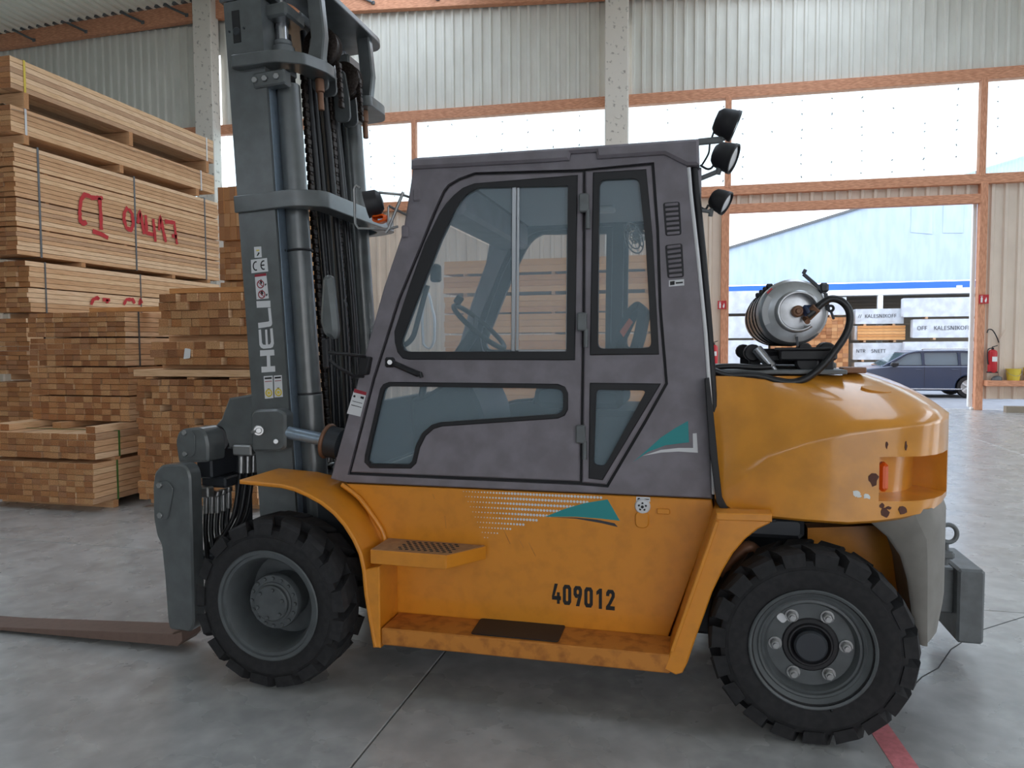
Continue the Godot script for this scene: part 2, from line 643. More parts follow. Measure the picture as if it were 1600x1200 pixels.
func build_lumber() -> void:
	var low := "low boards at the left edge of the photo"
	# the low stack nearest the camera on the left
	var a := Vector3(-6.46, 0.08, -4.6)
	var b := Vector3(-5.066, 0.492, -1.904)
	var t := bundle("bottom pack of the low pale lumber stack, nearest the floor beside the fork", "packs of the low stack", a, b, 13, 7, 2, 0.012)
	bearers(t, a, b, 0.08, 2, [0.12, 0.5, 0.9])
	strap(t, a, b, -2.22, 2, M.strap_green)
	a = Vector3(-6.46, 0.528, -4.6)
	b = Vector3(-5.05, 0.785, -1.93)
	t = bundle("upper pack of the low pale lumber stack, its top boards lying open", "packs of the low stack", a, b, 13, 4, 2, 0.02)
	bearers(t, a, b, 0.036, 2, [0.06, 0.5, 0.9])
	strap(t, a, b, -2.24, 2, M.strap_green)
	for i in 4:
		plank(t, Vector3([-0.64, -0.52, -0.1, 0.6][i], 0.292, [0.0, -0.06, -0.3, -0.02][i]), Vector3(0.11, 0.066, 2.6), 2, M.side_z[i], M.end[i])
	# the square pack standing on it
	var ys := [0.86, 1.135, 1.45, 1.765, 2.04]
	var says := ["lowest layer pack of the square brown stack standing on the low stack", "second layer pack from below in the square brown stack on the low stack", "third layer pack from below in the square brown stack on the low stack", "top layer pack of the square brown stack standing on the low stack"]
	for i in 4:
		a = Vector3(-6.36, ys[i], -4.5)
		b = Vector3(-5.08 if i < 2 else -5.11, ys[i + 1] - 0.012, -2.436)
		t = bundle(says[i], "packs of the square stack", a, b, 11, 4 if i == 0 else 5, 2, 0.014)
		if i > 0:
			bearers(t, a, b, 0.011, 2, [0.2, 0.8])
		if i > 1:
			strap(t, a, b, -2.64, 2, M.strap)
	t = thing("loose_plank", "long loose brown plank lying on top of the square brown stack", "plank", "", Transform3D(Basis(Vector3.UP, 0.02), V(-5.2, 2.065, -2.75)))
	plank(t, Vector3(0, 0.0, 0), Vector3(1.15, 0.048, 0.14), 0, M.side_orange[1], M.end[1])
	# the brown stack of sawn ends just left of the mast
	a = Vector3(-4.82, 0.08, -4.4)
	b = Vector3(-3.44, 1.325, -2.241)
	t = bundle("large brown pack of sawn ends on the floor just left of the mast", "packs left of the mast", a, b, 14, 19, 2, 0.03, false, 0.03)
	bearers(t, a, b, 0.08, 2, [0.06, 0.5, 0.9])
	a = Vector3(-4.84, 1.352, -3.2)
	b = Vector3(-3.46, 1.425, -2.22)
	t = bundle("thin layer of planks laid crosswise above the large brown pack", "packs left of the mast", a, b, 6, 1, 0, 0.01)
	bearers(t, a, b, 0.026, 0, [0.15, 0.5, 0.85])
	a = Vector3(-4.62, 1.47, -4.2)
	b = Vector3(-3.46, 1.705, -2.25)
	t = bundle("short reddish pack with a white tag, midway up the stack left of the mast", "packs left of the mast", a, b, 7, 3, 2, 0.06, false, 0.05)
	bearers(t, a, b, 0.044, 2, [0.1, 0.5, 0.9])
	var mb := Mb.new()
	mb.prism(rounded(P([0, 0, 0.075, 0.01, 0.085, 0.1, 0.02, 0.11]), 0.01), 0, 0.006, 0.001)
	put("tag", mb, M.white, t, Transform3D(Basis(), Vector3(-0.16, 0.06, 1.04)))
	a = Vector3(-4.53, 1.77, -4.2)
	b = Vector3(-3.46, 2.185, -2.25)
	t = bundle("top pack of dark sawn ends in the stack left of the mast", "packs left of the mast", a, b, 9, 5, 2, 0.04)
	bearers(t, a, b, 0.064, 2, [0.04, 0.5, 0.9])
	t = thing("loose_plank", "loose plank lying crosswise on the topmost dark pack left of the mast", "plank", "", Transform3D(Basis(), V(-3.92, 2.216, -2.36)))
	plank(t, Vector3.ZERO, Vector3(1.0, 0.05, 0.16), 0, M.side_orange[1], M.end[0])
	# the tall stack behind, its long sides towards the door
	var z1 := -3.22
	var z0 := -7.1
	var packs := [[0.3, 1.22, 15, "lowest visible pack of the tall lumber stack, hidden behind the square stack"], [1.32, 2.02, 12, "second pack from below in the tall stack at the left photo edge"], [2.1, 2.4, 5, "lower half pack with cut-off red letters in the tall lumber stack"], [2.412, 2.735, 5, "upper half pack under the pack sprayed with a red number"]]
	for p in packs:
		a = Vector3(-8.0, p[0], z0 - 0.1)
		b = Vector3(-7.33, p[1], z1 - (0.13 if p[0] > 2.0 else 0.1))
		t = bundle(p[3], "packs of the tall stack", a, b, 4, p[2], 2, 0.03)
		bearers(t, a, b, 0.3 if p[0] < 1.0 else (0.09 if p[0] < 2.3 else 0.011), 2, [0.1, 0.5, 0.9])
		if p[0] > 2.0:
			strap(t, a, b, V(-7.33, 2.496, -3.606).z, 2, M.strap)
			strap(t, a, b, V(-7.33, 2.442, -5.275).z, 2, M.strap)
	a = Vector3(-8.0, 2.8, z0 - 0.08)
	b = Vector3(-7.33, 4.165, z1)
	t = bundle("pale pack sprayed CI 01417 in red letters, in the tall stack", "packs of the tall stack", a, b, 4, 1, 2, 0.0)
	for o in t.get_children():
		t.remove_child(o)
		o.free()
	var lay := [2.8, 3.148, 3.507, 3.872, 4.165]
	for i in 4:
		var rows := 5 if i == 3 else 6
		var h: float = (lay[i + 1] - lay[i] - 0.014) / rows
		for r in rows:
			for c in 4:
				plank(t, Vector3(-0.25 + c * 0.1675, lay[i] - 2.8 + (r + 0.5) * h, rng.randf_range(-0.012, 0.012)), Vector3(0.163, h - 0.006, b.z - a.z), 2, M.side_z[rng.randi() % 6], M.end[rng.randi() % 8])
		if i < 3:
			for f in [0.12, 0.55, 0.9]:
				plank(t, Vector3(0, lay[i + 1] - 2.8 - 0.0075, lerpf(-1.9, 1.9, f)), Vector3(0.66, 0.012, 0.05), 0, M.side_x[1], M.end[1])
	bearers(t, a, b, 0.062, 2, [0.08, 0.3, 0.75])
	strap(t, a, b, V(-7.33, 3.379, -3.56).z, 2, M.strap, 0.03)
	strap(t, a, b, V(-7.33, 3.571, -5.207).z, 2, M.strap, 0.03)
	strap(t, a, b, V(-7.33, 3.407, -6.818).z, 2, M.strap, 0.03)
	mb = Mb.new()
	mb.xf = Transform3D(Basis(Vector3(0, 0, 1), Vector3(0, 1, 0), Vector3(1, 0, 0)), Vector3(-7.318, 0, 0) - t.position)
	for s in [P([-4.374, 3.72, -4.276, 3.727, -4.208, 3.645, -4.18, 3.486, -4.185, 3.359, -4.237, 3.324, -4.304, 3.378]), P([-4.374, 3.702, -4.497, 3.726, -4.623, 3.741]), P([-4.531, 3.732, -4.544, 3.505, -4.543, 3.222]), P([-4.387, 3.252, -4.544, 3.231, -4.704, 3.182]), P([-5.054, 3.693, -4.988, 3.608, -4.972, 3.513, -5.016, 3.391, -5.103, 3.367, -5.158, 3.469, -5.139, 3.615, -5.054, 3.693]), P([-5.249, 3.493, -5.297, 3.69, -5.341, 3.498, -5.386, 3.304]), P([-5.413, 3.643, -5.421, 3.51, -5.429, 3.377, -5.633, 3.368]), P([-5.574, 3.612, -5.594, 3.421, -5.613, 3.219]), P([-5.692, 3.455, -5.73, 3.677, -5.791, 3.45, -5.854, 3.24]), P([-5.827, 3.614, -6.046, 3.629, -6.068, 3.45, -6.104, 3.242]), P([-5.978, 3.417, -6.126, 3.408])]:
		stroke(mb, s, 0.06)
	put("spray_marking", mb, M.paint_red, t)
	mb = Mb.new()
	var under: Node3D = get_node("lumber_bundle")
	for o in get_children():
		if o.has_meta("label") and str(o.get_meta("label")).begins_with("lower half pack"):
			under = o
	mb.xf = Transform3D(Basis(Vector3(0, 0, 1), Vector3(0, 1, 0), Vector3(1, 0, 0)), Vector3(-7.318, 0, 0) - under.position)
	for s in [P([-4.32, 2.239, -4.357, 2.311, -4.437, 2.343, -4.469, 2.309]), P([-4.527, 2.321, -4.702, 2.323]), P([-4.608, 2.326, -4.605, 2.254]), P([-4.918, 2.27, -4.971, 2.348, -5.097, 2.355, -5.145, 2.282]), P([-5.223, 2.286, -5.253, 2.364, -5.289, 2.29])]:
		stroke(mb, s, 0.05)
	put("spray_marking", mb, M.paint_red, under)
	a = Vector3(-8.0, 4.285, z0)
	b = Vector3(-7.33, 4.6, z1 + 0.02)
	t = bundle("second pack from the top of the tall stack, with torn wrapping on it", "packs of the tall stack", a, b, 4, 5, 2, 0.0)
	bearers(t, a, b, 0.118, 2, [0.12, 0.55, 0.95])
	strap(t, a, b, V(-7.33, 4.451, -3.406).z, 2, M.silver, 0.03)
	strap(t, a, b, V(-7.33, 4.463, -6.745).z, 2, M.silver, 0.03)
	mb = Mb.new()
	var rows_t: Array = []
	for i in 24:
		var row: Array = []
		for j in 6:
			var sag := rng.randf_range(0.0, 0.02)
			row.append(Vector3(-0.3 + j * 0.129, 0.322 + (sag if j < 5 else -0.04 - sag * 1.4), lerpf(1.94, -1.6, i / 23.0)))
		rows_t.append(row)
	mb.grid(rows_t)
	put("torn_wrapping", mb, M.cover, t)
	a = Vector3(-8.0, 4.805, z0)
	b = Vector3(-7.33, 5.19, z1)
	t = bundle("topmost pack of the tall stack, highest boards under the roof", "packs of the tall stack", a, b, 4, 6, 2, 0.0)
	bearers(t, a, b, 0.2, 2, [0.05, 0.5, 0.95])
	strap(t, a, b, V(-7.33, 4.997, -3.413).z, 2, M.yellow, 0.03)
	strap(t, a, b, V(-7.33, 4.929, -6.915).z, 2, M.white, 0.03)
	# the orange stack far behind the mast
	a = Vector3(-8.7, 0.1, -11.0)
	for p in [[0.1, 1.55, 12, "lowest pack of the orange stack behind the mast"], [1.6, 2.95, 11, "second pack of the orange stack behind the mast"], [3.0, 3.66, 6, "third orange pack behind the mast, its sawn ends facing out"], [3.8, 4.86, 4, "top orange pack behind the mast, of wide smooth boards"]]:
		a = Vector3(-8.62, p[0], -11.0)
		b = Vector3(-7.0, p[1], -9.0)
		t = bundle(p[3], "packs of the orange stack", a, b, 13 if p[2] > 4 else 12, p[2], 2, 0.01, true)
		bearers(t, a, b, 0.1 if p[0] < 1.0 else (0.14 if p[0] > 3.7 else 0.05), 2, [0.1, 0.5, 0.9])
	# the far stack seen through the cab windows
	var bands := [[0.15, 1.3, 9, "bottom pack of the long stack behind the cab"], [1.38, 1.86, 4, "second pack of the long stack seen through the cab window"], [1.9, 2.27, 3, "third pack of the long stack seen through the cab window"], [2.3, 2.63, 3, "fourth pack of the long stack seen through the cab window"], [2.7, 3.03, 3, "fifth pack of the long stack seen through the cab window"], [3.08, 3.34, 2, "top pack of the long stack seen through the cab window"]]
	for p in bands:
		a = Vector3(-4.18, p[0], -11.2)
		b = Vector3(0.3, p[1], -10.0)
		t = bundle(p[3], "packs of the long stack", a, b, 2, p[2], 0, 0.02, true)
		bearers(t, a, b, 0.15 if p[0] < 1.0 else (0.08 if p[0] < 1.5 else (0.065 if absf(p[0] - 2.7) < 0.01 else (0.048 if p[0] > 3.0 else 0.03))), 0, [0.1, 0.5, 0.9])


# ---------------------------------------------------------------- the hall

var WT := Transform3D(Basis(Vector3.UP, deg_to_rad(2.0)), V(7.464, 0, -16.317))


func sheet(mb: Mb, u0: float, u1: float, y0: float, y1: float, w: float, pitch := 0.27, rib := 0.06) -> void:
	# trapezoidal steel sheet, ribs upright, standing on the line w
	var prof: Array = []
	var u := u0
	while u < u1:
		for q in [[0.0, 0.0], [0.58, 0.0], [0.68, rib], [0.9, rib]]:
			prof.append(Vector2(minf(u + q[0] * pitch, u1), w + q[1]))
		u += pitch
	prof.append(Vector2(u1, w))
	for i in prof.size() - 1:
		var a: Vector2 = prof[i]
		var b: Vector2 = prof[i + 1]
		if b.x - a.x < 0.0001:
			continue
		mb.quad(Vector3(a.x, y0, a.y), Vector3(b.x, y0, b.y), Vector3(b.x, y1, b.y), Vector3(a.x, y1, a.y))
		mb.quad(Vector3(b.x, y0, b.y - 0.02), Vector3(a.x, y0, a.y - 0.02), Vector3(a.x, y1, a.y - 0.02), Vector3(b.x, y1, b.y - 0.02))


func roof_y(u: float) -> float:
	return 11.95 - absf(u + 21.0) * 0.045


func build_hall() -> void:
	# floor: concrete slabs with open joints
	var fl := structure("floor")
	var xs := [-34.0, -24.55, -18.55, -12.55, -6.55, -0.55, 5.45, 11.45, 24.0]
	var zs := [-16.6, -12.9, -6.9, -0.9, 5.1, 11.1, 19.0]
	for i in xs.size() - 1:
		for j in zs.size() - 1:
			var mb := Mb.new()
			mb.box(Vector3((xs[i] + xs[i + 1]) / 2.0, -0.1, (zs[j] + zs[j + 1]) / 2.0), Vector3(xs[i + 1] - xs[i] - 0.008, 0.2, zs[j + 1] - zs[j] - 0.008), 0.003)
			put("slab", mb, M.floor, fl)
	var mj := Mb.new()
	mj.box(Vector3(-5, -0.13, 1.2), Vector3(58, 0.22, 35.6))
	put("joint_filler", mj, M.joint, fl)
	mj = Mb.new()
	var crack := [V(1.6, 0, 0.62), V(1.85, 0, 0.2), V(1.96, 0, 0.07), V(2.1, 0, -0.2), V(2.35, 0, -0.53), V(2.72, 0, -0.86), V(3.3, 0, -1.5)]
	for i in crack.size() - 1:
		mj.bar(crack[i], crack[i + 1], 0.006, 0.002)
	put("crack", mj, M.joint, fl)
	mj = Mb.new()
	mj.xf = Transform3D(Basis(Vector3(1, 0, 0), Vector3(0, 0, 1), Vector3(0, 1, 0)), Vector3.ZERO)
	mj.prism(P([1.475, 0.7, 1.57, 0.7, 1.72, 2.2, 1.62, 2.2]), 0.0, 0.0015)
	var st := put("painted_line", mj, M.stripe, fl)

	# the far wall
	var wall := structure("wall_back", WT)
	var mb := Mb.new()
	for seg in [[-33.0, -20.9], [-20.6, -9.0], [-8.6, 3.3], [3.7, 15.0]]:
		mb = Mb.new()
		sheet(mb, seg[0], seg[1], 8.05, 11.3, -0.02)
		put("corrugated_panel", mb, M.sheet, wall)
	mb = Mb.new()
	mb.prism(P([-33, 10.55, 15, 10.0, 15, roof_y(15) + 0.2, -21, 12.15, -33, roof_y(-33) + 0.2]), -0.12, -0.08)
	put("backing", mb, M.sheet, wall)
	for r in [[-33.0, -6.0, 0.0], [0.06, 15.0, 0.27], [-5.9, 0.0, 5.2]]:
		mb = Mb.new()
		sheet(mb, r[0], r[1], r[2], 5.56, -0.02, 0.3, 0.05)
		put("corrugated_panel", mb, M.sheet_low, wall)
	var beam := structure("trim_1", WT)
	mb = Mb.new()
	mb.prism(P([-33, 10.97, -21, 11.36, -21, 11.94, -33, 11.42]), 0.05, 0.25, 0.01)
	put("beam", mb, M.timber, beam)
	mb = Mb.new()
	mb.prism(P([-20.9, 11.36, -9.1, 10.77, 15, 9.55, 15, 10.15, -9.1, 11.37, -20.9, 11.95]), 0.05, 0.25, 0.01)
	put("beam", mb, M.timber, beam)
	for u in [-28.6, -26.9, -25.0, -23.0, -21.5, -17.5, -15.6, -13.7, -11.6]:
		mb = Mb.new()
		var top := roof_y(u)
		mb.tube([V(u - 0.75, top - 0.05, 0.3), V(u, top - 0.42, 0.3)], 0.035, 6)
		mb.box(V(u, top - 0.42, 0.27), V(0.1, 0.1, 0.04), 0.01)
		put("brace", mb, M.grey, beam)
	mb = Mb.new()
	mb.prism(P([-33, 11.36, -21, 11.88, -21, 12.0, -33, 11.48]), 0.24, 0.34)
	put("edge_angle", mb, M.grey, beam)
	var n := 2
	for r in [[-33.0, 15.0, 7.99, 8.27], [-33.0, -5.9, 5.5, 5.76], [-5.9, 15.0, 5.52, 5.76], [-5.95, 0.05, 5.06, 5.28]]:
		mb = Mb.new()
		mb.box(V((r[0] + r[1]) / 2.0, (r[2] + r[3]) / 2.0, 0.04), V(r[1] - r[0], r[3] - r[2], 0.2), 0.008)
		var o := put("trim_%d" % n, mb, M.timber, null, WT)
		S(o)
		n += 1
	for r in [[-27.0, 5.7, 8.05, 0.13], [-14.5, 5.7, 8.05, 0.13], [-5.94, 5.7, 8.05, 0.15], [0.0, 5.7, 8.05, 0.15], [9.5, 5.7, 8.05, 0.15], [-5.99, 0.0, 5.55, 0.2], [0.06, 0.0, 5.55, 0.17]]:
		mb = Mb.new()
		mb.box(V(r[0], (r[1] + r[2]) / 2.0, 0.06), V(r[3], r[2] - r[1], 0.18), 0.008)
		S(put("trim_%d" % n, mb, M.timber_up, null, WT))
		n += 1
	mb = Mb.new()
	mb.box(V(-0.07, 2.66, -0.08), V(0.09, 5.2, 0.1), 0.01)
	mb.box(V(-0.02, 0.03, 0.0), V(0.13, 0.06, 0.13), 0.01)
	S(put("door_1", mb, M.white, null, WT))
	# translucent strips between the rails
	n = 1
	for r in [[-33.0, -27.06], [-26.94, -21.2], [-20.5, -14.56], [-14.44, -9.1], [-8.5, -6.0], [-5.86, -0.07], [0.07, 3.2], [3.8, 9.43], [9.57, 15.0]]:
		var win := structure("window_%d" % n, WT)
		n += 1
		mb = Mb.new()
		var u: float = r[0]
		while u < r[1]:
			var q := minf(u + 0.0762, r[1])
			var m := (u + q) / 2.0
			mb.quad(V(u, 5.74, -0.08), V(m, 5.74, -0.06), V(m, 8.02, -0.06), V(u, 8.02, -0.08))
			mb.quad(V(m, 5.74, -0.06), V(q, 5.74, -0.08), V(q, 8.02, -0.08), V(m, 8.02, -0.06))
			u = q
		put("pane", mb, M.poly, win)
		mb = Mb.new()
		u = r[0] + 0.3
		while u < r[1]:
			for y in [5.95, 6.25, 6.5, 6.9, 7.1, 7.5, 7.85]:
				if rng.randf() < 0.75:
					mb.cyl(V(u + rng.randf_range(-0.03, 0.03), y + rng.randf_range(-0.05, 0.05), -0.07), V(u, y, -0.045), 0.013, 6)
			u += 0.72
		var sc := put("screw", mb, M.grey, win)
		sc.set_meta("kind", "stuff")
	# concrete columns
	var says := ["grey concrete column behind the top of the mast", "grey concrete column rising behind the cab roof", "grey concrete column outside the photo to the right"]
	for i in 2:
		var u: float = [-20.85, -8.79][i]
		mb = Mb.new()
		mb.box(V(u, 6.0, 0.32), V(0.6, 12.0, 0.4), 0.02)
		mb.cyl(V(u + 0.05, [8.63, 7.62][i], 0.5), V(u + 0.05, [8.63, 7.62][i], 0.535), 0.08, 12)
		var c := put("column", mb, M.concrete, null, WT)
		S(c, says[i], "column")
	mb = Mb.new()
	mb.box(V(3.5, 6.0, 0.32), V(0.6, 12.0, 0.4), 0.02)
	S(put("column", mb, M.concrete, null, WT), says[2], "column")

	# roof deck, ribs running away from the far wall, with unseen translucent strips added as soft fill light
	var roof := structure("ceiling", WT)
	mb = Mb.new()
	for seg in [[-33.0, -21.0, -0.3], [-21.0, -17.0, -0.3], [-17.0, -13.0, 18.0], [-13.0, -6.0, -0.3], [-6.0, -2.0, 18.0], [-2.0, 5.0, -0.3], [5.0, 9.0, 18.0], [9.0, 15.0, -0.3]]:
		mb.xf = Transform3D(Basis(V(1, 0, 0), V(0, 0, 1), V(0, -1, 0)), Vector3.ZERO)
		var prof: Array = []
		var u: float = seg[0]
		while u < seg[1]:
			for q in [[0.0, 0.0], [0.12, 0.0], [0.16, -0.075], [0.25, -0.075], [0.29, 0.0]]:
				var uu := minf(u + q[0], seg[1])
				prof.append(Vector2(uu, roof_y(uu) + q[1]))
			u += 0.3
		mb.xf = Transform3D()
		for i in prof.size() - 1:
			var a: Vector2 = prof[i]
			var b: Vector2 = prof[i + 1]
			if b.x - a.x > 0.0001:
				mb.quad(V(a.x, a.y, seg[2]), V(b.x, b.y, seg[2]), V(b.x, b.y, 34.2), V(a.x, a.y, 34.2))
		mb.quad(V(seg[0], roof_y(seg[0]) + 0.12, seg[2]), V(seg[0], roof_y(seg[0]) + 0.12, 34.2), V(seg[1], roof_y(seg[1]) + 0.12, 34.2), V(seg[1], roof_y(seg[1]) + 0.12, seg[2]))
	put("deck", mb, M.deck, roof)
	for r in [[-17.0, -13.0, 18.0], [-6.0, -2.0, 18.0], [5.0, 9.0, 18.0]]:
		mb = Mb.new()
		mb.quad(V(r[0], roof_y(r[0]), -0.3), V(r[1], roof_y(r[1]), -0.3), V(r[1], roof_y(r[1]), r[2]), V(r[0], roof_y(r[0]), r[2]))
		var o := put("window_%d" % n, mb, M.poly_clear, null, WT)
		S(o)
		n += 1

	# the other walls of the hall stand outside the frame; gates and strips in them let daylight in, the front ones added as fill
	mb = Mb.new()
	mb.box(V(-33.15, 6.0, 17.0), V(0.3, 12.4, 34.4))
	S(put("wall_left", mb, M.sheet, null, WT))
	mb = Mb.new()
	for b in RIGHT_WALL:
		mb.box(V(15.15, (b[2] + b[3]) / 2.0, (b[0] + b[1]) / 2.0), V(0.3, b[3] - b[2], b[1] - b[0]))
	S(put("wall_right", mb, M.sheet, null, WT))
	mb = Mb.new()
	for b in FRONT_WALL:
		mb.box(V((b[0] + b[1]) / 2.0, (b[2] + b[3]) / 2.0, 34.15), V(b[1] - b[0], b[3] - b[2], 0.3))
	S(put("wall_front", mb, M.sheet, null, WT))
	for k in 2:
		mb = Mb.new()
		if k == 0:
			mb.box(V(15.1, 6.9, 17.0), V(0.02, 2.4, 34.0))
		else:
			mb.box(V(-9.0, 6.9, 34.1), V(48.0, 2.4, 0.02))
		S(put("window_%d" % n, mb, M.poly_clear, null, WT))
		n += 1


const RIGHT_WALL := [[0.0, 34.0, 8.0, 12.2], [0.0, 34.0, 5.2, 5.75], [0.0, 3.0, 0.0, 5.3], [10.0, 13.0, 0.0, 5.3], [20.0, 34.0, 0.0, 5.3]]
const FRONT_WALL := [[-33.0, 15.0, 8.0, 12.2], [-33.0, -7.0, 0.0, 5.75], [10.0, 15.0, 0.0, 5.75], [-7.0, 10.0, 5.2, 5.75], [-33.0, -26.0, 5.7, 8.1]]  # unseen gate and strip, opened to fill the near side with daylight


func extinguisher(label: String, at: Vector3) -> void:
	var t := thing("fire_extinguisher", label, "fire extinguisher", "fire extinguishers", WT * Transform3D(Basis(), at))
	var mb := Mb.new()
	mb.xf = Transform3D(Basis(V(1, 0, 0), V(0, 0, -1), V(0, 1, 0)), Vector3.ZERO)
	mb.lathe(P([0, 0, 0.09, 0, 0.1, 0.02, 0.1, 0.48, 0.085, 0.53, 0.04, 0.56, 0, 0.56]), 20)
	put("cylinder", mb, M.red, t)
	mb = Mb.new()
	mb.cyl(V(0, 0.55, 0), V(0, 0.61, 0), 0.028, 10)
	mb.bar(V(-0.02, 0.62, 0), V(0.1, 0.66, 0.01), 0.02, 0.02)
	mb.tube(curve([V(-0.02, 0.6, 0), V(-0.11, 0.56, 0.02), V(-0.125, 0.4, 0.03), V(-0.11, 0.2, 0.04)]), 0.013, 6)
	put("valve", mb, M.black, t)
	mb = Mb.new()
	mb.box(V(0, 0.01, 0), V(0.2, 0.03, 0.18), 0.01)
	put("base_ring", mb, M.black, t)
	mb = Mb.new()
	mb.box(V(0.01, 0.33, 0.1), V(0.11, 0.12, 0.004), 0.001)
	put("paper_label", mb, M.white, t)
	mb = Mb.new()
	mb.box(V(0, 0.3, -0.1), V(0.06, 0.5, 0.03), 0.005)
	put("wall_bracket", mb, M.black, t)


func safety_sign(label: String, at: Vector3) -> void:
	var t := thing("fire_sign", label, "sign", "red fire equipment signs", WT * Transform3D(Basis(), at))
	var mb := Mb.new()
	mb.box(V(0, 0, 0), V(0.22, 0.22, 0.006), 0.001)
	put("plate", mb, M.red, t)
	mb = Mb.new()
	mb.prism(P([-0.07, -0.08, -0.03, -0.08, -0.03, 0.03, -0.045, 0.06, -0.055, 0.06, -0.07, 0.03]), 0.003, 0.005)
	mb.prism(P([0.02, -0.06, 0.045, -0.085, 0.06, -0.05, 0.065, 0.0, 0.05, 0.05, 0.035, 0.0, 0.02, -0.02]), 0.003, 0.005)
	mb.box(V(-0.05, 0.075, 0.004), V(0.05, 0.012, 0.002))
	put("pictogram", mb, M.white, t)


func build_wall_things() -> void:
	safety_sign("red fire sign on the wooden door post right of the gateway", V(0.1, 2.72, 0.17))
	safety_sign("red fire sign on the wooden post behind the gas cylinder", V(-6.06, 2.68, 0.17))
	extinguisher("red fire extinguisher hanging above the shelf at the right door post", V(0.3, 0.93, 0.24))
	extinguisher("red fire extinguisher low on the wall between cab and gas cylinder", V(-6.26, 1.08, 0.24))
	var t := thing("shelf", "rough wooden shelf along the beige wall right of the gateway", "shelf", "", WT * Transform3D(Basis(), V(0.9, 0.6, 0.2)))
	var mb := Mb.new()
	mb.box(V(0, 0.07, 0), V(1.5, 0.14, 0.34), 0.01)
	put("board", mb, M.timber, t)
	t = thing("bucket", "yellow plastic bucket on the wooden shelf at the right photo edge", "bucket", "", WT * Transform3D(Basis(), V(0.78, 0.742, 0.2)))
	mb = Mb.new()
	mb.xf = Transform3D(Basis(V(1, 0, 0), V(0, 0, -1), V(0, 1, 0)), Vector3.ZERO)
	mb.lathe(P([0, 0, 0.13, 0, 0.16, 0.26, 0.17, 0.26, 0.17, 0.28, 0.155, 0.28, 0.125, 0.02, 0, 0.02]), 24)
	put("pail", mb, M.yellow, t)
	mb = Mb.new()
	mb.tube(curve([V(-0.165, 0.25, 0), V(-0.13, 0.16, 0.12), V(0, 0.11, 0.175), V(0.13, 0.16, 0.12), V(0.165, 0.25, 0)]), 0.005, 6)
	put("handle", mb, M.bolt, t)
	t = thing("bucket", "second yellow bucket cut by the right photo edge", "bucket", "", WT * Transform3D(Basis(), V(1.16, 0.742, 0.2)))
	mb = Mb.new()
	mb.xf = Transform3D(Basis(V(1, 0, 0), V(0, 0, -1), V(0, 1, 0)), Vector3.ZERO)
	mb.lathe(P([0, 0, 0.13, 0, 0.16, 0.29, 0.17, 0.29, 0.17, 0.31, 0.155, 0.31, 0.125, 0.02, 0, 0.02]), 24)
	put("pail", mb, M.yellow, t)
	t = thing("rag", "crumpled grey cloth lying on the shelf beside the extinguisher", "cloth", "", WT * Transform3D(Basis(), V(0.42, 0.741, 0.22)))
	mb = Mb.new()
	var rows: Array = []
	for i in 5:
		var row: Array = []
		for j in 12:
			var a := TAU * j / 12.0
			var rr: float = [0.13, 0.12, 0.1, 0.06, 0.005][i] * rng.randf_range(0.8, 1.15)
			row.append(V(cos(a) * rr, [0.0, 0.04, 0.07, 0.1, 0.11][i], -sin(a) * rr * 0.7))
		rows.append(row)
	mb.grid(rows, true)
	put("cloth", mb, M.grey, t)
	t = thing("wall_pipe", "thin grey hose and pipe hanging on the beige wall above the shelf", "pipe", "", WT)
	mb = Mb.new()
	mb.tube([V(0.52, 0.74, 0.08), V(0.52, 1.75, 0.08), V(0.6, 1.9, 0.1), V(0.62, 1.96, 0.1)], 0.022, 8)
	put("pipe", mb, M.sheet_low, t)
	mb = Mb.new()
	mb.tube(curve([V(0.2, 1.9, 0.15), V(0.24, 1.98, 0.12), V(0.34, 1.96, 0.1), V(0.44, 1.78, 0.1), V(0.48, 1.66, 0.1)]), 0.014, 6)
	put("hose", mb, M.hose, t)
	t = thing("beam_offcut", "long grey timber lying on the floor at the right photo edge", "timber", "", Transform3D(Basis(Vector3.UP, -0.03), V(8.5, 0.0, -15.6)))
	plank(t, V(0.6, 0.075, 0), V(2.4, 0.15, 0.18), 0, M.cover, M.cover)


# ---------------------------------------------------------------- outside the gateway

func text_mesh(s: String, h: float, depth := 0.004, font_name := "Droid Sans", bold := false) -> TextMesh:
	var t := TextMesh.new()
	var f := SystemFont.new()
	f.font_names = PackedStringArray([font_name])
	if bold:
		f.font_weight = 700
	t.font = f
	t.text = s
	t.font_size = 64
	t.pixel_size = h / 46.0
	t.depth = depth
	return t


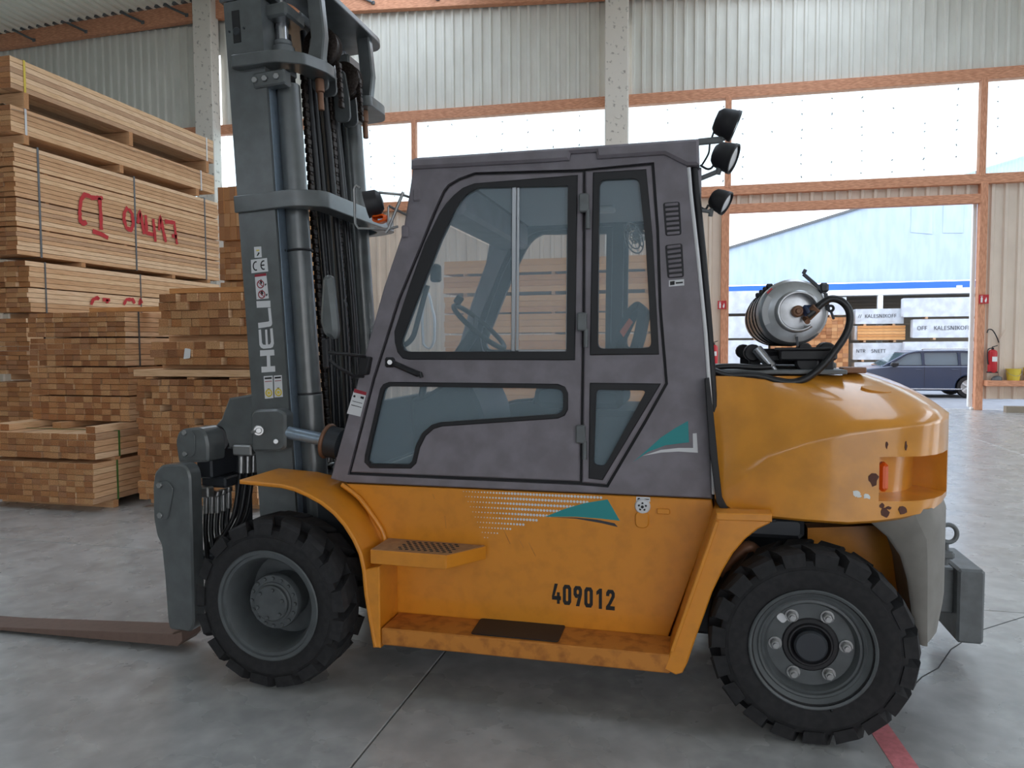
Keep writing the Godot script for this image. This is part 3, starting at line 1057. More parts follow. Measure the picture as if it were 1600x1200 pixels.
func wrapped_pack(label: String, lo: Vector3, hi: Vector3, words: String, tw: float, tx := 0.0, open_front := false) -> Node3D:
	var t := thing("wrapped_lumber_pack", label, "lumber pack", "packs in the yard", Transform3D(Basis(), V((lo.x + hi.x) / 2.0, lo.y, (lo.z + hi.z) / 2.0)))
	var s := hi - lo
	var mb := Mb.new()
	# film drawn over the boards: a box with soft, slightly wavy faces
	var rows: Array = []
	for i in 9:
		var f := i / 8.0
		var row: Array = []
		var nx := 14
		for j in nx:
			row.append(V(lerpf(-0.5, 0.5, float(j) / (nx - 1)) * s.x, f * s.y, s.z / 2.0 + rng.randf_range(-0.004, 0.008)))
		rows.append(row)
	if not open_front:
		mb.grid(rows)
	mb.box(V(0, s.y / 2.0, -0.02), V(s.x, s.y, s.z - 0.06), 0.03)
	put("wrapping", mb, M.wrap if not open_front else M.wrap, t)
	if words:
		put_mesh("lettering", text_mesh(words, tw), M.navy, t, Transform3D(Basis(), V(tx, s.y * 0.52, s.z / 2.0 + 0.02)))
	if open_front:
		var n := int(s.y / 0.11)
		for i in n:
			plank(t, V(0.05, (i + 0.5) * s.y / n, s.z / 2.0 + 0.01), V(s.x - 0.1, s.y / n - 0.012, 0.05), 0, M.side_orange[i % 3], M.end[0])
	for e in [-0.3, 0.3]:
		mb = Mb.new()
		mb.box(V(s.x * e, -0.045, 0), V(0.1, 0.086, s.z))
		put("bearer", mb, M.side_z[5], t)
	return t


func build_outside() -> void:
	var mb := Mb.new()
	mb.box(V(0, -0.32, -70), V(260, 0.6, 106.8))
	S(put("ground", mb, M.asphalt))
	mb = Mb.new()
	mb.box(V(0, -0.32, 130), V(260, 0.6, 222))
	mb.box(V(-88, -0.32, 1.2), V(108, 0.6, 35.6))
	mb.box(V(84, -0.32, 1.2), V(120, 0.6, 35.6))
	S(put("ground", mb, M.asphalt))
	# the storage tent across the yard
	var z := -32.0
	var t := thing("storage_tent", "large white storage tent with a blue band across the yard", "tent", "", Transform3D())
	var gable := P([2.267, 5.421, 9.198, 7.657])
	var d := (gable[1] - gable[0])
	var left := gable[0] - d * 0.9
	var right := gable[1] + d * 1.6
	var base_y := 4.42
	mb = Mb.new()
	mb.prism(PackedVector2Array([Vector2(left.x, base_y), Vector2(right.x + 14.0, base_y), Vector2(right.x + 14.0, maxf(left.y, base_y + 0.1)), right, Vector2(left.x, maxf(left.y, base_y + 0.05))]), z - 0.12, z)
	put("gable_wall", mb, M.tarp, t)
	for q in [P([9.938, 6.554, 10.809, 6.434]), P([11.212, 6.473, 12.015, 6.44])]:
		mb = Mb.new()
		mb.prism(PackedVector2Array([q[0], q[1], q[1] + Vector2(0, 1.4), q[0] + Vector2(0, 1.4)]), z + 0.005, z + 0.02, 0.004)
		put("flap", mb, M.tarp, t)
	mb = Mb.new()
	mb.bar(Vector3(left.x, maxf(left.y, base_y), z - 0.4), Vector3(right.x, right.y, z - 0.4), 1.0, 0.1)
	put("roof_edge", mb, M.grey, t)
	mb = Mb.new()
	mb.box(V(8.0, 4.21, z + 0.06), V(36, 0.3, 0.14), 0.01)
	put("band", mb, M.blue, t)
	mb = Mb.new()
	mb.box(V(8.0, 3.94, z - 0.2), V(36, 0.26, 0.7), 0.02)
	put("canopy_edge", mb, M.white, t)
	for x in [-0.9, 3.9, 8.75, 13.6]:
		mb = Mb.new()
		mb.box(V(x, 1.9, z + 0.02), V(0.22, 3.9, 0.22), 0.02)
		put("post", mb, M.white, t)
	mb = Mb.new()
	mb.box(V(8.0, 1.9, z - 5.0), V(36, 4.4, 0.1))
	put("back_wall", mb, M.cover, t)
	mb = Mb.new()
	mb.box(V(8.0, 4.12, z - 2.7), V(36, 0.1, 4.6))
	put("roof_sheet", mb, M.tarp, t)
	for i in 9:
		mb = Mb.new()
		mb.box(V(9.5, 2.6 + i * 0.16, z - 2.6), V(5.4, 0.13, 0.06))
		put("slat", mb, M.cover, t)
	mb = Mb.new()
	mb.box(V(0, 0, 0), V(0.24, 0.12, 0.03), 0.01)
	put("floodlight", mb, M.white, t, Transform3D(Basis(), V(11.881, 4.107, -31.85)))
	# packs of wrapped boards under the tent
	var p := P([9.323, 3.571, 13.843, 2.694, 9.713, 2.67, 13.867, 1.827, 9.412, 1.722, 13.889, 1.011, 9.703, 0.85, 13.918, -0.046])
	wrapped_pack("topmost white wrapped pack of the right heap, its end folded over", V(p[0].x, p[1].y + 0.08, -30.85), V(p[1].x, p[0].y, -30.4), "", 0.2)
	wrapped_pack("white pack lettered KALESNIKOFF in the middle of the right heap", V(p[2].x, p[3].y + 0.06, -30.85), V(p[3].x, p[2].y, -30.4), "OFF    KALESNIKOFF    KAL", 0.165, -0.6)
	wrapped_pack("plain white pack under the lettered one, just above the car roof", V(p[4].x, p[5].y + 0.06, -30.85), V(p[5].x, p[4].y, -30.4), "", 0.2)
	wrapped_pack("lowest white pack of the right heap, behind the car", V(p[6].x, 0.09, -30.85), V(p[7].x, p[6].y, -30.4), "", 0.2)
	p = P([7.543, 3.163, 9.471, 2.47, 7.53, 2.436, 9.534, 1.862, 7.466, 1.68, 9.502, 0.976, 7.533, 0.837, 9.525, -0.106])
	wrapped_pack("grey-white pack lettered KALESNIKOFF on top of the left heap", V(p[0].x, p[1].y + 0.04, -31.75), V(p[1].x, p[0].y, -30.9), "//  KALESNIKOFF", 0.15, -0.1)
	wrapped_pack("open pack of orange boards in the left heap behind the post", V(p[2].x, p[3].y - 0.06, -31.75), V(p[3].x, p[2].y, -30.9), "", 0.2, 0.0, true)
	wrapped_pack("white pack lettered in grey, below the orange boards of the left heap", V(p[4].x, p[5].y - 0.03, -31.75), V(p[5].x, p[4].y, -30.9), "NTR    SNETT", 0.15, -0.3)
	wrapped_pack("lowest pack of the left heap, behind the bonnet of the car", V(p[6].x, 0.09, -31.75), V(p[7].x, p[6].y, -30.9), "", 0.2)
	p = P([1.097, 3.998, 3.689, 2.934, 1.107, 2.886, 3.835, 1.923, 1.116, 1.828, 3.848, 0.883])
	wrapped_pack("top white pack of the heap left of the gas cylinder", V(p[0].x, p[1].y + 0.08, -31.4), V(p[1].x, p[0].y, -30.0), "", 0.2)
	wrapped_pack("middle white pack of the heap left of the gas cylinder", V(p[2].x, p[3].y, -31.4), V(p[3].x, p[2].y, -30.0), "", 0.2)
	wrapped_pack("lowest white pack of the heap left of the gas cylinder", V(p[4].x, 0.09, -31.4), V(p[5].x, p[4].y, -30.0), "", 0.2)
	var q := P([3.966, 3.555, 7.032, 2.81, 3.976, 2.797, 7.152, 1.791, 7.175, 0.466])
	for k in 2:
		var lo := V(q[0].x, [q[4].y, q[3].y + 0.9][k], -31.75)
		lo.y = [0.12, q[3].y + 0.1][k]
		var hi := V(q[3].x, [q[3].y, q[2].y][k], -30.2)
		var b := bundle(["lower pinkish pack of sawn ends seen through the hose loop in the yard", "upper pinkish pack of sawn ends seen through the hose loop in the yard"][k], "pinkish packs in the yard", lo, hi, 14, [9, 6][k], 2, 0.02)
		bearers(b, lo, hi, 0.1, 2, [0.1, 0.9])
	wrapped_pack("white wrapped pack above the pinkish sawn ends, behind the gas cylinder", V(q[0].x, q[2].y + 0.1, -31.8), V(q[1].x, q[0].y + 0.1, -30.2), "", 0.2)
	build_car()


func build_car() -> void:
	# dark blue estate car, parked side on; x is measured from its front bumper
	var t := thing("car", "dark blue estate car parked side-on in the yard beyond the gateway", "car", "", Transform3D(Basis(), V(5.08, -0.02, -20.8)))
	var mb := Mb.new()
	var low := rounded(P([0.04, 0.34, 0.35, 0.24, 0.55, 0.22, 4.4, 0.22, 4.72, 0.3, 4.76, 0.6, 4.74, 0.88, 4.55, 0.98, 1.5, 0.97, 0.5, 0.84, 0.1, 0.72, 0.02, 0.55]), 0.12)
	var arches: Array = []
	for x in [0.92, 3.72]:
		var a := PackedVector2Array()
		for k in 13:
			a.append(Vector2(x + cos(PI * k / 12.0) * 0.37, 0.34 + sin(PI * k / 12.0) * 0.36))
		a.append(Vector2(x - 0.37, 0.05))
		a.append(Vector2(x + 0.37, 0.05))
		arches.append(a)
	var body: Array = [low]
	for a in arches:
		var nx: Array = []
		for b in body:
			nx.append_array(Geometry2D.clip_polygons(b, Mb.ccw(a)))
		body = nx
	for b in body:
		mb.prism(b, -1.8, 0.0, 0.03)
	put("body", mb, M.carpaint, t)
	mb = Mb.new()
	var roof := rounded(P([1.28, 0.95, 2.0, 1.38, 2.3, 1.45, 3.6, 1.46, 4.3, 1.4, 4.7, 0.97]), 0.12)
	var ws: Array = [rounded(P([1.55, 1.0, 2.05, 1.33, 2.25, 1.37, 2.42, 1.38, 2.46, 1.0]), 0.04), rounded(P([2.53, 1.0, 2.5, 1.38, 3.42, 1.38, 3.46, 1.0]), 0.04), rounded(P([3.53, 1.0, 3.5, 1.38, 4.05, 1.34, 4.35, 1.02]), 0.04)]
	mb.prism(roof, -0.2, -0.12, 0.02, ws)
	mb.prism(roof, -1.68, -1.6, 0.02, ws)
	mb.prism(strip(P([4.7, 0.97, 4.3, 1.4, 3.6, 1.46, 2.3, 1.45, 2.02, 1.39]), 0.05), -1.62, -0.16)
	put("roof", mb, M.carpaint, t)
	mb = Mb.new()
	for w in ws:
		for z in [-0.17, -1.65]:
			mb = Mb.new()
			mb.prism(w, z - 0.005, z + 0.005)
			put("side_window", mb, M.carglass, t)
	mb = Mb.new()
	mb.prism(strip(P([1.3, 0.97, 2.0, 1.37]), 0.01), -1.6, -0.2)
	put("windscreen", mb, M.glass, t)
	mb = Mb.new()
	mb.prism(strip(P([1.5, 0.985, 2.05, 1.345, 2.3, 1.4, 3.6, 1.405, 4.1, 1.365, 4.4, 1.0, 1.5, 0.985]), 0.018), -0.13, -0.112)
	put("chrome_trim", mb, M.chrome, t)
	mb = Mb.new()
	mb.box(V(2.4, 0.27, 0.0), V(2.3, 0.035, 0.02), 0.005)
	put("sill_trim", mb, M.chrome, t)
	mb = Mb.new()
	mb.tube(curve([V(2.5, 1.46, -0.25), V(2.6, 1.5, -0.25), V(4.0, 1.49, -0.25), V(4.15, 1.44, -0.25)]), 0.015, 6)
	put("roof_rail", mb, M.chrome, t)
	mb = Mb.new()
	mb.xf = Transform3D(Basis(), V(1.62, 1.02, 0.05))
	mb.prism(rounded(P([-0.12, -0.05, 0.1, -0.06, 0.12, 0.06, -0.08, 0.07]), 0.04), -0.06, 0.12, 0.02)
	mb.box(V(0.02, -0.06, -0.1), V(0.08, 0.03, 0.1))
	put("wing_mirror", mb, M.black, t)
	for x in [0.92, 3.72]:
		for z in [-0.12, -1.68]:
			mb = Mb.new()
			mb.lathe(P([0.2, -0.1, 0.32, -0.1, 0.335, -0.06, 0.335, 0.06, 0.32, 0.1, 0.22, 0.1]), 28)
			var w := put("wheel", mb, M.black, t, Transform3D(Basis(), V(x, 0.34, z)))
			mb = Mb.new()
			mb.lathe(P([0.225, 0.09, 0.22, 0.06, 0.2, 0.02, 0.05, 0.03, 0.05, 0.07, 0, 0.07]), 28)
			for k in 5:
				var a := TAU * k / 5.0
				mb.bar(V(cos(a) * 0.04, sin(a) * 0.04, 0.07), V(cos(a) * 0.215, sin(a) * 0.215, 0.08), 0.05, 0.03, 0.0, V(0, 0, 1))
			put("rim", mb, M.silver, w)
	for x in [2.49, 3.48]:
		mb = Mb.new()
		mb.box(V(x, 0.62, 0.0), V(0.008, 0.7, 0.004))
		put("door_seam", mb, M.black, t)
		mb = Mb.new()
		mb.box(V(x - 0.16, 0.86, 0.006), V(0.16, 0.025, 0.02), 0.005)
		put("door_handle", mb, M.carpaint, t)


# ---------------------------------------------------------------- the forklift

var FK: Node3D
var MT := Transform3D(Basis(Vector3(0, 0, 1), deg_to_rad(3.1)), Vector3(-1.55, 0.4, 0))


func fk(called: String, mb: Mb, m: Material, at := Transform3D()) -> MeshInstance3D:
	return put(called, mb, m, FK, at)


func plan(mb: Mb) -> void:
	# prisms of (x, z) outlines, rising along y
	mb.xf = Transform3D(Basis(Vector3(1, 0, 0), Vector3(0, 0, 1), Vector3(0, 1, 0)), Vector3.ZERO)


func bolt(mb: Mb, c: Vector3, r: float, n := Vector3(0, 0, 1), h := 0.012) -> void:
	mb.cyl(c, c + n * h, r, 6, 0.002)


func wheel(at: Vector3, half: float, R: float, flip: bool, front: bool) -> void:
	var b := Basis(Vector3.UP, PI) if flip else Basis()
	var mb := Mb.new()
	var w := half
	var rr := 0.265 if front else 0.25
	mb.lathe(P([rr - 0.02, -w * 0.8, rr, -w * 0.82, rr + 0.03, -w * 0.98, R * 0.8, -w, R - 0.06, -w * 0.97, R - 0.05, -w * 0.86, R - 0.048, w * 0.84, R - 0.065, w * 0.93, R - 0.078, w * 0.965, R - 0.08, w * 0.985, R * 0.78, w, rr + 0.035, w * 0.985, rr + 0.028, w * 0.97, rr + 0.006, w * 0.93, rr - 0.02, w * 0.9]), 72, 20.0)
	var n := 17 if front else 19
	for k in n:
		for s in [1.0, -1.0]:
			var a0: float = TAU * (k + (0.0 if s > 0 else 0.5)) / n
			var wid := TAU / n * 0.7
			var skew: float = TAU / n * 0.5
			# corners: inner end, shoulder, wall end, at both angles
			var pts: Array = []
			for e in [0.0, 1.0]:
				var row: Array = []
				for q in [[R - 0.05, -0.01, 1.0], [R, -0.012, 1.0], [R, w * 0.72, 0.25], [R - 0.012, w * 0.94, 0.0], [R - 0.065, w * 1.0, 0.0], [R - 0.066, w * 0.9, 0.0]]:
					var a: float = a0 + wid * e * (0.82 if q[2] > 0.5 else 1.0) + skew * q[2]
					row.append(Vector3(cos(a) * q[0], sin(a) * q[0], q[1] * s))
				pts.append(row)
			mb.flat()
			for i in 5:
				if s > 0:
					mb.quad(pts[0][i], pts[1][i], pts[1][i + 1], pts[0][i + 1])
				else:
					mb.quad(pts[1][i], pts[0][i], pts[0][i + 1], pts[1][i + 1])
			for e in 2:
				var r: Array = pts[e]
				for i in range(1, 5):
					if (e == 0) == (s > 0):
						mb.tri(r[0], r[i], r[i + 1])
					else:
						mb.tri(r[0], r[i + 1], r[i])
	var tyre := fk("tyre", mb, M.rubber, Transform3D(b, at))
	mb = Mb.new()
	if front:
		mb.lathe(P([0.0, -w * 0.5, 0.2, -w * 0.5, 0.205, w * 0.3, 0.21, w * 0.5, 0.222, w * 0.8, 0.232, w * 0.9, 0.262, w * 0.93, 0.27, w * 0.985, 0.264, w * 1.02, 0.25, w * 1.0, 0.246, w * 0.9, 0.26, w * 0.8]), 56)
	else:
		mb.lathe(P([0.0, w * 0.45, 0.05, w * 0.45, 0.172, w * 0.45, 0.178, w * 0.62, 0.186, w * 0.72, 0.196, w * 0.7, 0.2, w * 0.78, 0.208, w * 0.82, 0.214, w * 0.78, 0.228, w * 0.86, 0.242, w * 0.92, 0.25, w * 1.0, 0.245, w * 1.03, 0.236, w * 1.0, 0.24, w * 0.8, 0.25, w * 0.7]), 56)
	var rim := put("rim", mb, M.rim, tyre)
	if front:
		mb = Mb.new()
		mb.lathe(P([0.0, w * 0.78, 0.082, w * 0.78, 0.088, w * 0.74, 0.088, w * 0.62, 0.098, w * 0.6, 0.1, w * 0.56, 0.13, w * 0.55, 0.134, w * 0.5, 0.134, w * 0.3, 0.118, w * 0.28, 0.118, -w * 0.4]).slice(0), 40)
		put("hub", mb, M.rim, tyre)
		mb = Mb.new()
		for k in 16:
			var a := TAU * k / 16.0
			bolt(mb, V(cos(a) * 0.117, sin(a) * 0.117, w * 0.54), 0.0095)
		for k in 6:
			var a := TAU * k / 6.0 + 0.3
			bolt(mb, V(cos(a) * 0.07, sin(a) * 0.07, w * 0.77), 0.0095)
		put("hub_bolt", mb, M.rim, tyre)
	else:
		mb = Mb.new()
		mb.lathe(P([0.0, w * 0.72, 0.058, w * 0.72, 0.066, w * 0.66, 0.068, w * 0.5]), 32)
		put("hub_cap", mb, M.darksteel, tyre)
		mb = Mb.new()
		mb.lathe(P([0.068, w * 0.46, 0.08, w * 0.58, 0.086, w * 0.58, 0.092, w * 0.5, 0.106, w * 0.5, 0.112, w * 0.46]), 40)
		put("hub_ring", mb, M.black, tyre)
		for k in 6:
			mb = Mb.new()
			var a := TAU * k / 6.0 + 0.04
			var c := V(cos(a) * 0.138, sin(a) * 0.138, w * 0.45)
			mb.cyl(c, c + V(0, 0, 0.006), 0.027, 16)
			mb.cyl(c + V(0, 0, 0.006), c + V(0, 0, 0.028), 0.021, 6, 0.004)
			mb.cyl(c + V(0, 0, 0.028), c + V(0, 0, 0.04), 0.011, 10)
			put("wheel_nut", mb, M.bolt, tyre)
		mb = Mb.new()
		mb.xf = Transform3D(Basis(Vector3(0, 0, 1), 2.4), V(cos(2.4) * 0.16, sin(2.4) * 0.16, w * 0.455))
		mb.prism(rounded(P([-0.028, -0.016, 0.012, -0.016, 0.012, 0.016, -0.028, 0.016]), 0.014), 0, 0.002)
		put("vent_hole", mb, M.silver, tyre)
		mb = Mb.new()
		mb.bar(V(0.07, -0.222, w * 0.85), V(0.078, -0.246, w * 1.02), 0.008, 0.01)
		put("split_ring_gap", mb, M.ink, tyre)


func build_chassis() -> void:
	var mb := Mb.new()
	# main body between the wheels, and the frame below the cab
	mb.prism(P([-0.966, 0.953, 0.826, 0.954, 0.837, 0.894, 0.633, 0.295, -0.776, 0.164, -0.796, 0.655, -0.836, 0.776, -0.88, 0.879]), 0.70, 0.76, 0.004)
	fk("side_panel", mb, M.orange)
	mb = Mb.new()
	mb.prism(P([-0.74, 0.26, 0.72, 0.26, 0.8, 0.5, 0.8, 0.94, -0.95, 0.94, -0.74, 0.62]), -0.76, 0.695)
	mb.box(V(-1.2, 0.62, -0.02), V(0.5, 0.62, 1.0), 0.02)
	mb.box(V(0.85, 0.6, 0), V(0.3, 0.62, 1.3), 0.02)
	fk("frame", mb, M.darksteel)
	mb = Mb.new()
	mb.box(V(1.25, 0.72, 0), V(0.9, 0.36, 0.7), 0.02)
	fk("rear_frame", mb, M.darksteel)
	for x in [1.2, -1.24]:
		mb = Mb.new()
		mb.box(V(x, 0.42, 0), V(0.28, 0.24, 1.3), 0.03)
		fk("axle", mb, M.darksteel)
	mb = Mb.new()
	mb.cyl(V(1.0, 0.62, 0.62), V(1.16, 0.66, 0.62), 0.07, 12)
	fk("steering_link", mb, M.brass)
	mb = Mb.new()
	mb.box(V(1.05, 0.84, 0.6), V(0.34, 0.1, 0.3), 0.02)
	fk("underbody_box", mb, M.darksteel)
	mb = Mb.new()
	mb.prism(P([1.267, 0.788, 1.671, 0.825, 1.716, 0.591, 1.741, 0.281, 1.273, 0.376]), 0.40, 0.5)
	fk("inner_wheel_panel", mb, M.orange)
	mb = Mb.new()
	mb.tube(curve([V(0.874, 0.599, 0.72), V(0.935, 0.691, 0.72), V(0.989, 0.739, 0.72), V(1.023, 0.691, 0.72), V(0.963, 0.605, 0.72)]), 0.03, 10)
	fk("exhaust", mb, M.brass)
	# fenders of the drive wheels, both sides
	var path := P([-1.427, 0.975, -1.328, 0.97, -1.195, 0.963, -1.126, 0.95, -1.058, 0.925, -0.991, 0.894, -0.924, 0.848, -0.872, 0.795, -0.827, 0.73, -0.795, 0.664, -0.779, 0.591, -0.768, 0.469, -0.753, 0.377, -0.726, 0.218])
	for s in [1.0, -1.0]:
		mb = Mb.new()
		if s < 0:
			mb.xf = Transform3D(Basis.FLIP_Z, Vector3.ZERO)
		mb.prism(strip(path, 0.02), 0.62, 0.985, 0.006)
		var back := path.slice(10)
		var box_line := PackedVector2Array()
		for p in back:
			box_line.append(p + Vector2(0.012, 0))
		box_line.append(Vector2(-0.69, path[path.size() - 1].y))
		box_line.append(Vector2(-0.69, path[10].y + 0.02))
		mb.prism(box_line, 0.761, 0.98, 0.006)
		fk("fender", mb, M.orange)
	mb = Mb.new()
	mb.tube(curve([V(-0.98, 0.952, 0.775), V(-0.89, 0.891, 0.775), V(-0.821, 0.81, 0.775), V(-0.767, 0.735, 0.775), V(-0.747, 0.675, 0.775)]), 0.012, 8)
	fk("weld_bead", mb, M.orange)
	# steps
	for s in [1.0, -1.0]:
		mb = Mb.new()
		if s < 0:
			mb.xf = Transform3D(Basis.FLIP_Z, Vector3.ZERO)
		mb.box(V(-0.015, 0.276, 0.87), V(1.34, 0.082, 0.218), 0.006)
		var stp := fk("step", mb, M.worn)
		if s > 0:
			mb = Mb.new()
			plan(mb)
			mb.prism(rounded(P([-0.257, 0.762, 0.162, 0.756, 0.162, 0.957, -0.249, 0.957]), 0.02), 0.3175, 0.3225, 0.001)
			put("tread_mat", mb, M.black, stp)
	mb = Mb.new()
	plan(mb)
	var up := P([-0.732, 1.015, -0.737, 0.867, -0.228, 0.786, -0.352, 0.992])
	mb.prism(PackedVector2Array([Vector2(-0.735, 0.97), Vector2(-0.735, 0.762), up[2], up[3]]), 0.682, 0.69, 0.002)
	var foot := fk("foot_plate", mb, M.dusty)
	mb = Mb.new()
	mb.xf = Transform3D(Basis(), Vector3.ZERO)
	var lip := [V(-0.735, 0.655, 0.972), V(up[3].x, 0.66, up[3].y + 0.002), V(up[2].x + 0.005, 0.655, up[2].y)]
	mb.bar(lip[0], lip[1], 0.008, 0.066, 0.002)
	mb.bar(lip[1], lip[2], 0.008, 0.062, 0.002)
	put("lip", mb, M.orange, foot)
	mb = Mb.new()
	for i in 9:
		for j in 6:
			var c := V(-0.62 + i * 0.031 + (0.015 if j % 2 else 0.0), 0.6905, 0.81 + j * 0.026)
			mb.bar(c, c + V(0.017, 0.0, 0), 0.008, 0.006, 0.002)
	var tp := put("grip_slot", mb, M.ink, foot)
	tp.set_meta("kind", "stuff")
	# panel in front of the steer wheel
	for s in [1.0, -1.0]:
		mb = Mb.new()
		if s < 0:
			mb.xf = Transform3D(Basis.FLIP_Z, Vector3.ZERO)
		mb.prism(P([0.839, 0.933, 1.06, 0.939, 1.053, 0.912, 1.006, 0.885, 0.958, 0.842, 0.91, 0.78, 0.87, 0.706, 0.827, 0.607, 0.791, 0.494, 0.758, 0.394, 0.727, 0.291, 0.706, 0.244, 0.679, 0.233, 0.628, 0.253, 0.652, 0.323]), 0.55, 0.98, 0.006)
		fk("wheel_arch_panel", mb, M.orange)
	mb = Mb.new()
	mb.prism(P([0.839, 0.947, 1.06, 0.953, 1.06, 0.921, 0.839, 0.917]), 0.9, 0.992, 0.004)
	mb.bar(V(0.845, 0.912, 0.984), V(0.662, 0.337, 0.984), 0.016, 0.012, 0.003, V(0, 0, 1))
	fk("panel_edge", mb, M.orange)
	# writing and stripes on the side panel
	mb = Mb.new()
	mb.prism(P([0.063, 0.838, 0.159, 0.881, 0.25, 0.912, 0.36, 0.935, 0.417, 0.838, 0.332, 0.843, 0.212, 0.846]), 0.76, 0.7612)
	fk("stripe_mark", mb, M.teal)
	mb = Mb.new()
	mb.prism(P([0.086, 0.838, 0.212, 0.842, 0.31, 0.838, 0.392, 0.825, 0.408, 0.808, 0.332, 0.822, 0.212, 0.837]), 0.76, 0.7612)
	fk("stripe_mark", mb, M.navy)
	mb = Mb.new()
	var tl := P([-0.34, 0.942, -0.235, 0.721])
	var rt := P([0.332, 0.953, -0.219, 0.734])
	for j in 10:
		var f := j / 9.0
		var y: float = lerpf(tl[0].y, tl[1].y, f)
		var x: float = lerpf(tl[0].x, tl[1].x, f)
		var end: float = lerpf(rt[0].x, rt[1].x, f)
		var k := 0
		while x < end:
			var r: float = clampf(0.0022 + k * 0.00028, 0.002, 0.0068)
			var ring := PackedVector2Array()
			for q in 6:
				ring.append(Vector2(x + cos(TAU * q / 6.0) * r, y + sin(TAU * q / 6.0) * r))
			mb.prism(ring, 0.7602, 0.761)
			x += 0.0152
			k += 1
	var dots := fk("dot_print", mb, M.silver)
	dots.set_meta("kind", "stuff")
	# stencilled number, cut by the bridges of the stencil
	mb = Mb.new()
	var x0: float = P([0.099, 0.463])[0].x
	var y0: float = P([0.099, 0.426])[0].y
	var x1: float = P([0.392, 0.486])[0].x
	var pitch := (x1 - x0) / 5.72
	var h := 0.092
	var digits := "409012"
	for i in 6:
		digit(mb, digits[i], Vector2(x0 + i * pitch, y0 - 0.002 * i), Vector2(pitch * 0.74, h))
	fk("number_stencil", mb, M.ink)
	mb = Mb.new()
	mb.xf = Transform3D(Basis(), V(0.52, 0.911, 0.76))
	mb.lathe(P([0, 0.016, 0.012, 0.016, 0.014, 0.012, 0.03, 0.012, 0.035, 0.006, 0.036, 0.0]), 24)
	var cap := fk("filler_cap", mb, M.silver)
	mb = Mb.new()
	for k in 5:
		var a := TAU * k / 5.0 + 0.3
		mb.cyl(V(cos(a) * 0.016, sin(a) * 0.016, 0.012), V(cos(a) * 0.016, sin(a) * 0.016, 0.0145), 0.005, 8)
	mb.cyl(V(0, 0, 0.015), V(0, 0, 0.018), 0.007, 10)
	put("cap_hole", mb, M.ink, cap, Transform3D(Basis(), V(0.52, 0.911, 0.76)))
	mb = Mb.new()
	mb.prism(P([0.491, 0.954, 0.554, 0.954, 0.555, 0.933, 0.491, 0.933]), 0.76, 0.762)
	sticker(mb, "fuel_label", FK)
	mb = Mb.new()
	mb.prism(P([0.497, 0.948, 0.508, 0.949, 0.508, 0.937, 0.497, 0.936]), 0.762, 0.7626)
	mb.prism(P([0.517, 0.946, 0.549, 0.946, 0.549, 0.942, 0.517, 0.942]), 0.762, 0.7626)
	fk("label_print", mb, M.ink)
	mb = Mb.new()
	mb.prism(rounded(P([0.586, 0.905, 0.643, 0.905, 0.644, 0.881, 0.586, 0.881]), 0.008), 0.75, 0.772, 0.003)
	fk("panel_catch", mb, M.orange)
	mb = Mb.new()
	mb.xf = Transform3D(Basis(), V(0.52, 0.86, 0.76))
	mb.prism(rounded(P([-0.034, -0.05, 0.03, -0.05, 0.03, 0.03, -0.034, 0.03]), 0.03), -0.01, 0.01, 0.005)
	fk("filler_recess", mb, M.orange)
	# scratches and grime on the panel
	mb = Mb.new()
	for sc in [P([-0.499, 0.922, -0.489, 0.897]), P([-0.139, 0.764, -0.107, 0.697]), P([-0.06, 0.716, -0.041, 0.683]), P([-0.016, 0.709, 0.018, 0.646]), P([-0.437, 0.817, -0.431, 0.754])]:
		mb = Mb.new()
		mb.bar(V(sc[0].x, sc[0].y, 0.7604), V(sc[1].x, sc[1].y, 0.7604), 0.0035, 0.001, 0.0, V(0, 0, 1))
		fk("scratch", mb, M.worn)


func sticker(mb: Mb, called: String, parent: Node, at := Transform3D()) -> MeshInstance3D:
	return put(called, mb, M.silver, parent, at)


